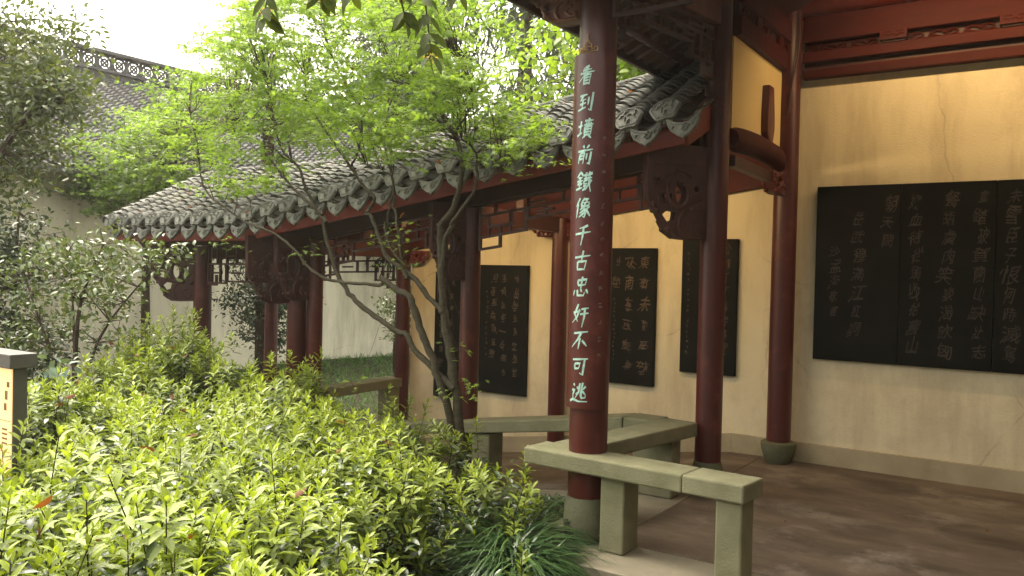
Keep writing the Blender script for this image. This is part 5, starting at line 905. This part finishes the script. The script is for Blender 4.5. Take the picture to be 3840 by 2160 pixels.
# osmanthus tree, upper left
leafy('osmanthus_tree', 'dark leaved osmanthus tree with yellowish new leaves at the upper left corner', 'tree', (-10.3, 4.3, gh(-10.3, 4.3)), [[((-10.3, 4.3, -.4), .12), ((-10.2, 4.3, 1.5), .09), ((-10.3, 4.35, 3.2), .06), ((-10.1, 4.4, 4.6), .03)], [((-10.25, 4.3, 2.2), .05), ((-9.6, 4.4, 3.0), .03), ((-9.0, 4.5, 3.3), .012)]],
      np.concatenate([blob((-9.75, 4.5, 3.95), (.8, .6, .75), 60), blob((-9.2, 4.5, 3.35), (.6, .4, .35), 36), blob((-9.9, 4.5, 3.0), (.6, .5, .5), 30), blob((-10.3, 4.3, 2.5), (.6, .5, .4), 16)]), T_CAM, ML_osmt, .085, 46, .26)
# camellia in front of the far end of the gallery
leafy('camellia_shrub', 'open camellia shrub with glossy pale leaves left of the gallery end', 'shrub', (-8.05, 4.25, gh(-8.05, 4.25)), [[((-8.05, 4.3, -.4), .035), ((-8.1, 4.3, .5), .026), ((-8.0, 4.3, 1.2), .018), ((-7.7, 4.35, 1.75), .008)], [((-8.08, 4.3, .1), .022), ((-8.4, 4.2, .7), .016), ((-8.9, 4.2, 1.4), .008)], [((-8.06, 4.3, .0), .022), ((-7.7, 4.3, .8), .014), ((-7.2, 4.4, 1.35), .007), ((-6.75, 4.4, 1.62), .004)], [((-8.1, 4.3, .5), .016), ((-8.35, 4.4, 1.2), .01), ((-8.5, 4.4, 1.8), .006)]],
      np.concatenate([blob((-7.7, 4.35, 1.45), (.85, .45, .5), 60), blob((-8.8, 4.3, 1.35), (.7, .45, .55), 50), blob((-6.85, 4.4, 1.62), (.35, .2, .16), 14), blob((-8.7, 4.2, .75), (.6, .4, .35), 18), blob((-7.5, 4.3, .95), (.5, .3, .25), 12)]), T_CAM, ML_cam, .075, 15, .17, thick=.035, upb=.8)
# darker shrubs along the white wall
leafy('evergreen_shrub', 'dark evergreen shrub against the white wall at the left edge', 'shrub', (-11.3, 5.2, -.4), [[((-11.3, 5.2, -.4), .05), ((-11.3, 5.2, 1.2), .03), ((-11.2, 5.2, 2.2), .012)]], np.concatenate([blob((-11.2, 5.1, 1.6), (.7, .5, .75), 50), blob((-11.2, 5.1, .5), (.8, .5, .6), 30), blob((-10.2, 4.8, .3), (.8, .5, .5), 26)]), T_CAM, ML_dark, .085, 40, .22)
leafy('ivied_tree', 'dark ivy covered tree seen between the far gallery columns', 'tree', (-10.3, 8.4, -.4), [[((-10.3, 8.4, -.5), .13), ((-10.32, 8.4, 1.2), .12), ((-10.3, 8.4, 3.0), .10), ((-10.2, 8.4, 5.0), .05)]], np.concatenate([blob((-10.3, 8.4, 1.1), (.28, .25, 1.3), 36), blob((-10.9, 8.6, 1.2), (.75, .4, .8), 60), blob((-9.9, 8.5, .9), (.35, .3, .6), 16), blob((-10.2, 8.4, 4.2), (1.0, .8, .9), 30)]), T_CAM, ML_dark, .075, 42, .2)
leafy('wall_shrub', 'small leafy shrub beside the white wall above the lawn', 'shrub', (-10.2, 11.3, -.3), [[((-10.2, 11.3, -.35), .03), ((-10.2, 11.3, .6), .02), ((-10.1, 11.3, 1.3), .008)]], np.concatenate([blob((-10.05, 11.2, 1.0), (.35, .3, .55), 22), blob((-9.95, 11.2, .3), (.22, .2, .5), 10)]), T_CAM, ML_cam, .08, 30, .15)
# second maple, greener, beyond the gallery end
leafy('second_maple', 'soft green maple beyond the left end of the gallery roof', 'tree', (-11.2, 7.0, -.4), [[((-11.2, 7.0, -.4), .08), ((-11.25, 7.0, 1.2), .06), ((-11.3, 7.0, 2.2), .04), ((-11.8, 7.0, 3.3), .02)], [((-11.25, 7, 1.2), .035), ((-10.7, 6.9, 2.2), .02), ((-10.2, 6.8, 3.2), .01)], [((-11.25, 7, 1.8), .03), ((-12.2, 6.9, 2.6), .015), ((-13.0, 6.8, 3.2), .008)]],
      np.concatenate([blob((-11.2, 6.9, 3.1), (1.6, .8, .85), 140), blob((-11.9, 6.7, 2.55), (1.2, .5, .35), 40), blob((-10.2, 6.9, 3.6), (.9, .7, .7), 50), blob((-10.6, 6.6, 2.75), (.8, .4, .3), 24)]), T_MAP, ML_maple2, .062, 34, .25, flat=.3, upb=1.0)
# bright tree behind the gallery roof
leafy('broadleaf_tree', 'bright yellow green broadleaf tree behind the gallery beside the calligraphy column', 'tree', (-5.0, 9.4, -.4), [[((-5.0, 9.4, -.5), .10), ((-5.0, 9.4, 2.2), .08), ((-5.1, 9.4, 3.6), .06), ((-5.4, 9.4, 5.2), .03)], [((-5.0, 9.4, 2.6), .05), ((-4.4, 9.3, 3.6), .03), ((-3.6, 9.2, 4.3), .012)], [((-5.05, 9.4, 3.0), .04), ((-4.7, 9.3, 4.2), .02), ((-4.5, 9.3, 5.0), .01)]],
      np.concatenate([blob((-4.9, 9.3, 4.7), (1.35, .8, .9), 120), blob((-4.0, 9.2, 4.1), (1.0, .7, .8), 80), blob((-5.4, 9.3, 3.9), (.8, .6, .4), 18), blob((-3.4, 9.0, 3.6), (.6, .4, .35), 14)]), T_BR, ML_bright, .12, 13, .28, bark=M_bark, upb=.8, hang=.5)
for k, (x, y, h_, lab) in enumerate([(-12.3, 14.5, 13, 'tall reddish conifer behind the maple crown, left of the sky gap'), (-10.9, 16.5, 14, 'tall conifer right of the sky gap above the gallery'), (-7.6, 15.5, 13, 'dark conifer behind the bright broadleaf tree'), (-16.2, 17.5, 12, 'hazy conifer rising behind the far hall roof')]):
    cs = []
    for i in range(230):
        t = RNG.random(); zz = 2.2 + (h_ - 2.5) * t; rr = (1.9 - 1.5 * t) * RNG.uniform(.3, 1.0); a = RNG.uniform(0, 6.28); cs.append((x + rr * math.cos(a), y + rr * math.sin(a), zz - rr * .25))
    leafy('conifer_tree', lab, 'tree', (x, y, -.5), [[((x, y, -.5), .26), ((x, y, 4), .22), ((x, y, 9), .12), ((x, y, h_), .03)]], cs, T_NEED, ML_conif, .34, 34, .42, bark=M_bark3, flat=.8, upb=.4, hang=1.3, group='tall conifers beyond the gallery')
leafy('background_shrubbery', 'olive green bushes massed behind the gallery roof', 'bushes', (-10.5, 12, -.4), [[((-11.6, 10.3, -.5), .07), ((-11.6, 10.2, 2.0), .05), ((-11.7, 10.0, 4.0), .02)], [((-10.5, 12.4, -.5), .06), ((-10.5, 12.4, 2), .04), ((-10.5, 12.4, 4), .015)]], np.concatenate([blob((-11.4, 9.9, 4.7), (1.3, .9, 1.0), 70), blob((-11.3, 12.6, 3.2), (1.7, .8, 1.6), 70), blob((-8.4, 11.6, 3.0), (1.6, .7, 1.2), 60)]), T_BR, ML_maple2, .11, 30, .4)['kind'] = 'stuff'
# pale leaved plant beside the sign
leafy('pale_plant', 'small blue green broad leaved plant beside the lit sign', 'plant', (-5.9, 3.0, gh(-5.9, 3)), [[((-5.9, 3.0, -.3), .012), ((-5.9, 3.0, .5), .008), ((-5.92, 3.0, .8), .005)]], blob((-5.92, 2.98, .74), (.12, .1, .14), 7), T_BR, mat('glaucous_leaf', (.10, .15, .12), (.2, .27, .22), attr=True, rough=.3, trans=.1), .10, 6, .07)
# ---- osmanthus boughs hanging into the top of the picture
om = empty('overhanging_osmanthus', (-3.6, .35, gh(-3.6, .35)), 'osmanthus boughs with large dark leaves and orange blossom hanging at the top', 'tree')
MB().tube([(-3.6, .35, -.2), (-3.5, .4, 1.8), (-3.2, .7, 3.0), (-2.6, 1.3, 3.45), (-1.9, 2.0, 3.35), (-1.4, 2.5, 3.2)], [.10, .085, .06, .04, .025, .012], 9).build('trunk', M_bark2, om, smooth=True)
lme = leaves_mesh('leaf', T_lance(.24, .14, .04), np.zeros((1, 3)), np.eye(3)[None], [1.0], [.5]); lme.materials.append(ML_osm)
TWG = [[(-1.95, 1.95, 3.3), (-1.84, 2.05, 2.75), (-1.79, 2.09, 2.48), (-1.80, 2.13, 2.36), (-1.803, 2.15, 2.29)], [(-2.3, 1.6, 3.4), (-2.2, 1.68, 2.8), (-2.145, 1.745, 2.45), (-2.17, 1.745, 2.36)], [(-2.3, 1.6, 3.4), (-2.1, 1.8, 2.8), (-2.03, 1.868, 2.50), (-2.035, 1.868, 2.455)], [(-2.2, 1.7, 3.4), (-1.99, 1.91, 2.7), (-1.972, 1.932, 2.47)], [(-1.9, 2.0, 3.3), (-1.86, 2.03, 2.7), (-1.852, 2.045, 2.50)], [(-1.7, 2.2, 3.3), (-1.70, 2.15, 2.8), (-1.71, 2.16, 2.50)], [(-1.84, 2.05, 2.75), (-1.88, 2.06, 2.5), (-1.86, 2.08, 2.40)]]
LV = [(0, 16, .88), (1, 11, .8), (2, 6, .9), (3, 4, .95), (4, 5, .95), (5, 5, .92), (6, 6, .8)]
fp = []
for ti, nl, t0 in LV:
    pts = [Vector(p) for p in TWG[ti]]; tg = MB().tube(pts, [.006, .0045, .003, .0025, .0015][:len(pts)], 6).build('twig', M_bark2, om, smooth=True)
    for k in range(nl):
        f = 1 - (k // 3) * .12; i = min(int(f * (len(pts) - 1)), len(pts) - 2); p = pts[i].lerp(pts[i + 1], f * (len(pts) - 1) - i)
        a = k * 2.2 + ti; yv = Vector((math.cos(a), math.sin(a), -1.1 + random.uniform(-.5, .6))).normalized(); zv = Vector((random.gauss(.3, .5), random.gauss(-.7, .5), .6)); zv = (zv - yv * zv.dot(yv)).normalized(); xv = yv.cross(zv); s = random.uniform(.070, .098)
        Mx = Matrix((xv * s, yv * s, zv * s)).transposed().to_4x4(); Mx.translation = p; link('leaf', lme, ML_osm, tg, mw=Mx)
for c in [(-1.803, 2.15, 2.285), (-2.035, 1.868, 2.455), (-2.03, 1.87, 2.47), (-1.98, 1.93, 2.47), (-1.86, 2.04, 2.48), (-2.16, 1.745, 2.37)]:
    for i in range(22): fp.append(np.array(c) + RNG.normal(0, .013, 3))
fp = np.array(fp); n = len(fp); o = link('blossom', leaves_mesh('blossom', T_BR, fp, basis(rnd_dirs(n), rnd_dirs(n)), RNG.uniform(.007, .012, n), RNG.random(n)), ML_flower, om); o['kind'] = 'stuff'

# ---- lawn behind, grass tuft, ground cover
n = 9000; gxv = RNG.uniform(-12.35, -6.55, n); gyv = RNG.uniform(7.5, 15.5, n); gp = np.array([(a, b, gh(a, b) - .01) for a, b in zip(gxv, gyv)])
lean = rnd_dirs(n, .5, 1.0)
lw = link('lawn', leaves_mesh('lawn', T_GR, gp, basis(lean, rnd_dirs(n, -.2, .3)), RNG.uniform(.12, .26, n), RNG.random(n)), ML_grass); tag(lw, 'shaggy green grass behind the gallery below the white wall', 'grass', kind='stuff')
tf = empty('grass_tuft', (-2.42, 3.72, gh(-2.42, 3.72)), 'arching dark green grass tuft at the foot of the calligraphy column', 'grass clump')
n = 1300; cx = RNG.choice([0, 1, 2, 3, 4], n); cc = np.array([(-2.56, 3.80), (-2.62, 4.0), (-2.45, 3.68), (-2.55, 3.92), (-2.36, 3.64)])[cx] + RNG.normal(0, .045, (n, 2)); tp = np.array([(a, b, gh(a, b) + .02) for a, b in cc]); ld = rnd_dirs(n, .62, .98)
o = link('blades', leaves_mesh('blades', T_TUFT, tp, basis(ld, np.stack([ld[:, 0] * -1, ld[:, 1] * -1, np.abs(ld[:, 2])], 1)), RNG.uniform(.42, .80, n), RNG.random(n) ** 1.4), ML_tuft, tf); o['kind'] = 'stuff'
n = 1600; gx_ = RNG.uniform(-3.3, -2.62, n); gy_ = RNG.uniform(4.35, 5.18, n); P = np.array([(a, b, gh(a, b) + RNG.uniform(0, .09)) for a, b in zip(gx_, gy_)])
gc = link('ground_cover', leaves_mesh('ground_cover', T_CAM, P, basis(rnd_dirs(n, -.1, .8), np.tile([0, 0, 1.0], (n, 1)) + RNG.normal(0, .4, (n, 3))), RNG.uniform(.02, .045, n), RNG.random(n)), ML_tuft); tag(gc, 'low green ground cover under the stone bench', 'ground cover', kind='stuff')
n = 420; P = np.stack([RNG.uniform(-6.5, -1.9, n), RNG.uniform(1.2, 5.1, n), np.zeros(n)], 1); P[:, 2] = [gh(a, b) + .012 for a, b in P[:, :2]]
lt = link('leaf_litter', leaves_mesh('leaf_litter', T_BR, P, basis(rnd_dirs(n, -.1, .1), np.tile([0, 0, 1.0], (n, 1)) + RNG.normal(0, .2, (n, 3))), RNG.uniform(.03, .06, n), RNG.random(n)), ML_red); tag(lt, 'fallen brown leaves on the soil under the azaleas', 'leaf litter', kind='stuff')

# unseen trees added behind the viewpoint to darken the pavilion interior
n = 26; P = np.concatenate([blob((-7 + 2.6 * i, -5.5 + .5 * math.sin(i * 2), 3.2), (1.8, 1.2, 3.0), 26) for i in range(5)])
Pc, D = cloud(P, 46, .55, .8); n = len(Pc)
st = link('added_shade_trees', leaves_mesh('added_shade_trees', T_BR, Pc, basis(rnd_dirs(n), rnd_dirs(n, 0, 1)), RNG.uniform(.22, .34, n), RNG.random(n)), ML_dark); tag(st, 'unseen evergreen trees added behind the viewpoint to cut the light', 'trees', kind='stuff')

# fallen leaves on the gallery roof
n = 170; fx = RNG.uniform(-8.9, -2.6, n); fy = RNG.uniform(5.2, 6.4, n); P = np.array([(a, b, slopeT(a, b) + .145) for a, b in zip(fx, fy)])
fl = link('fallen_leaves', leaves_mesh('fallen_leaves', T_BR, P, basis(rnd_dirs(n, -.1, .1), np.tile([0, -.45, 1.0], (n, 1)) + RNG.normal(0, .25, (n, 3))), RNG.uniform(.03, .06, n), RNG.random(n)), ML_red); tag(fl, 'scattered fallen leaves lying on the gallery roof tiles', 'leaves', kind='stuff')
# thin volume added to stand in for lens glare
hz = MB().box(-40, 12, -12, 34, -1.6, 16.0).build('glare_veil', M_glare_veil); tag(hz, kind='stuff', label='thin bright veil added to stand in for lens glare', cat='glare_veil')

n = 26; P = np.stack([RNG.uniform(-2.0, .6, n), RNG.uniform(4.0, 6.9, n), np.full(n, .008)], 1)
fd = link('floor_litter', leaves_mesh('floor_litter', T_CAM, P, basis(rnd_dirs(n, -.05, .05), np.tile([0, 0, 1.0], (n, 1)) + RNG.normal(0, .15, (n, 3))), RNG.uniform(.015, .04, n), RNG.random(n)), ML_red); tag(fd, 'few small dry leaves scattered on the pavilion floor', 'leaves', kind='stuff')
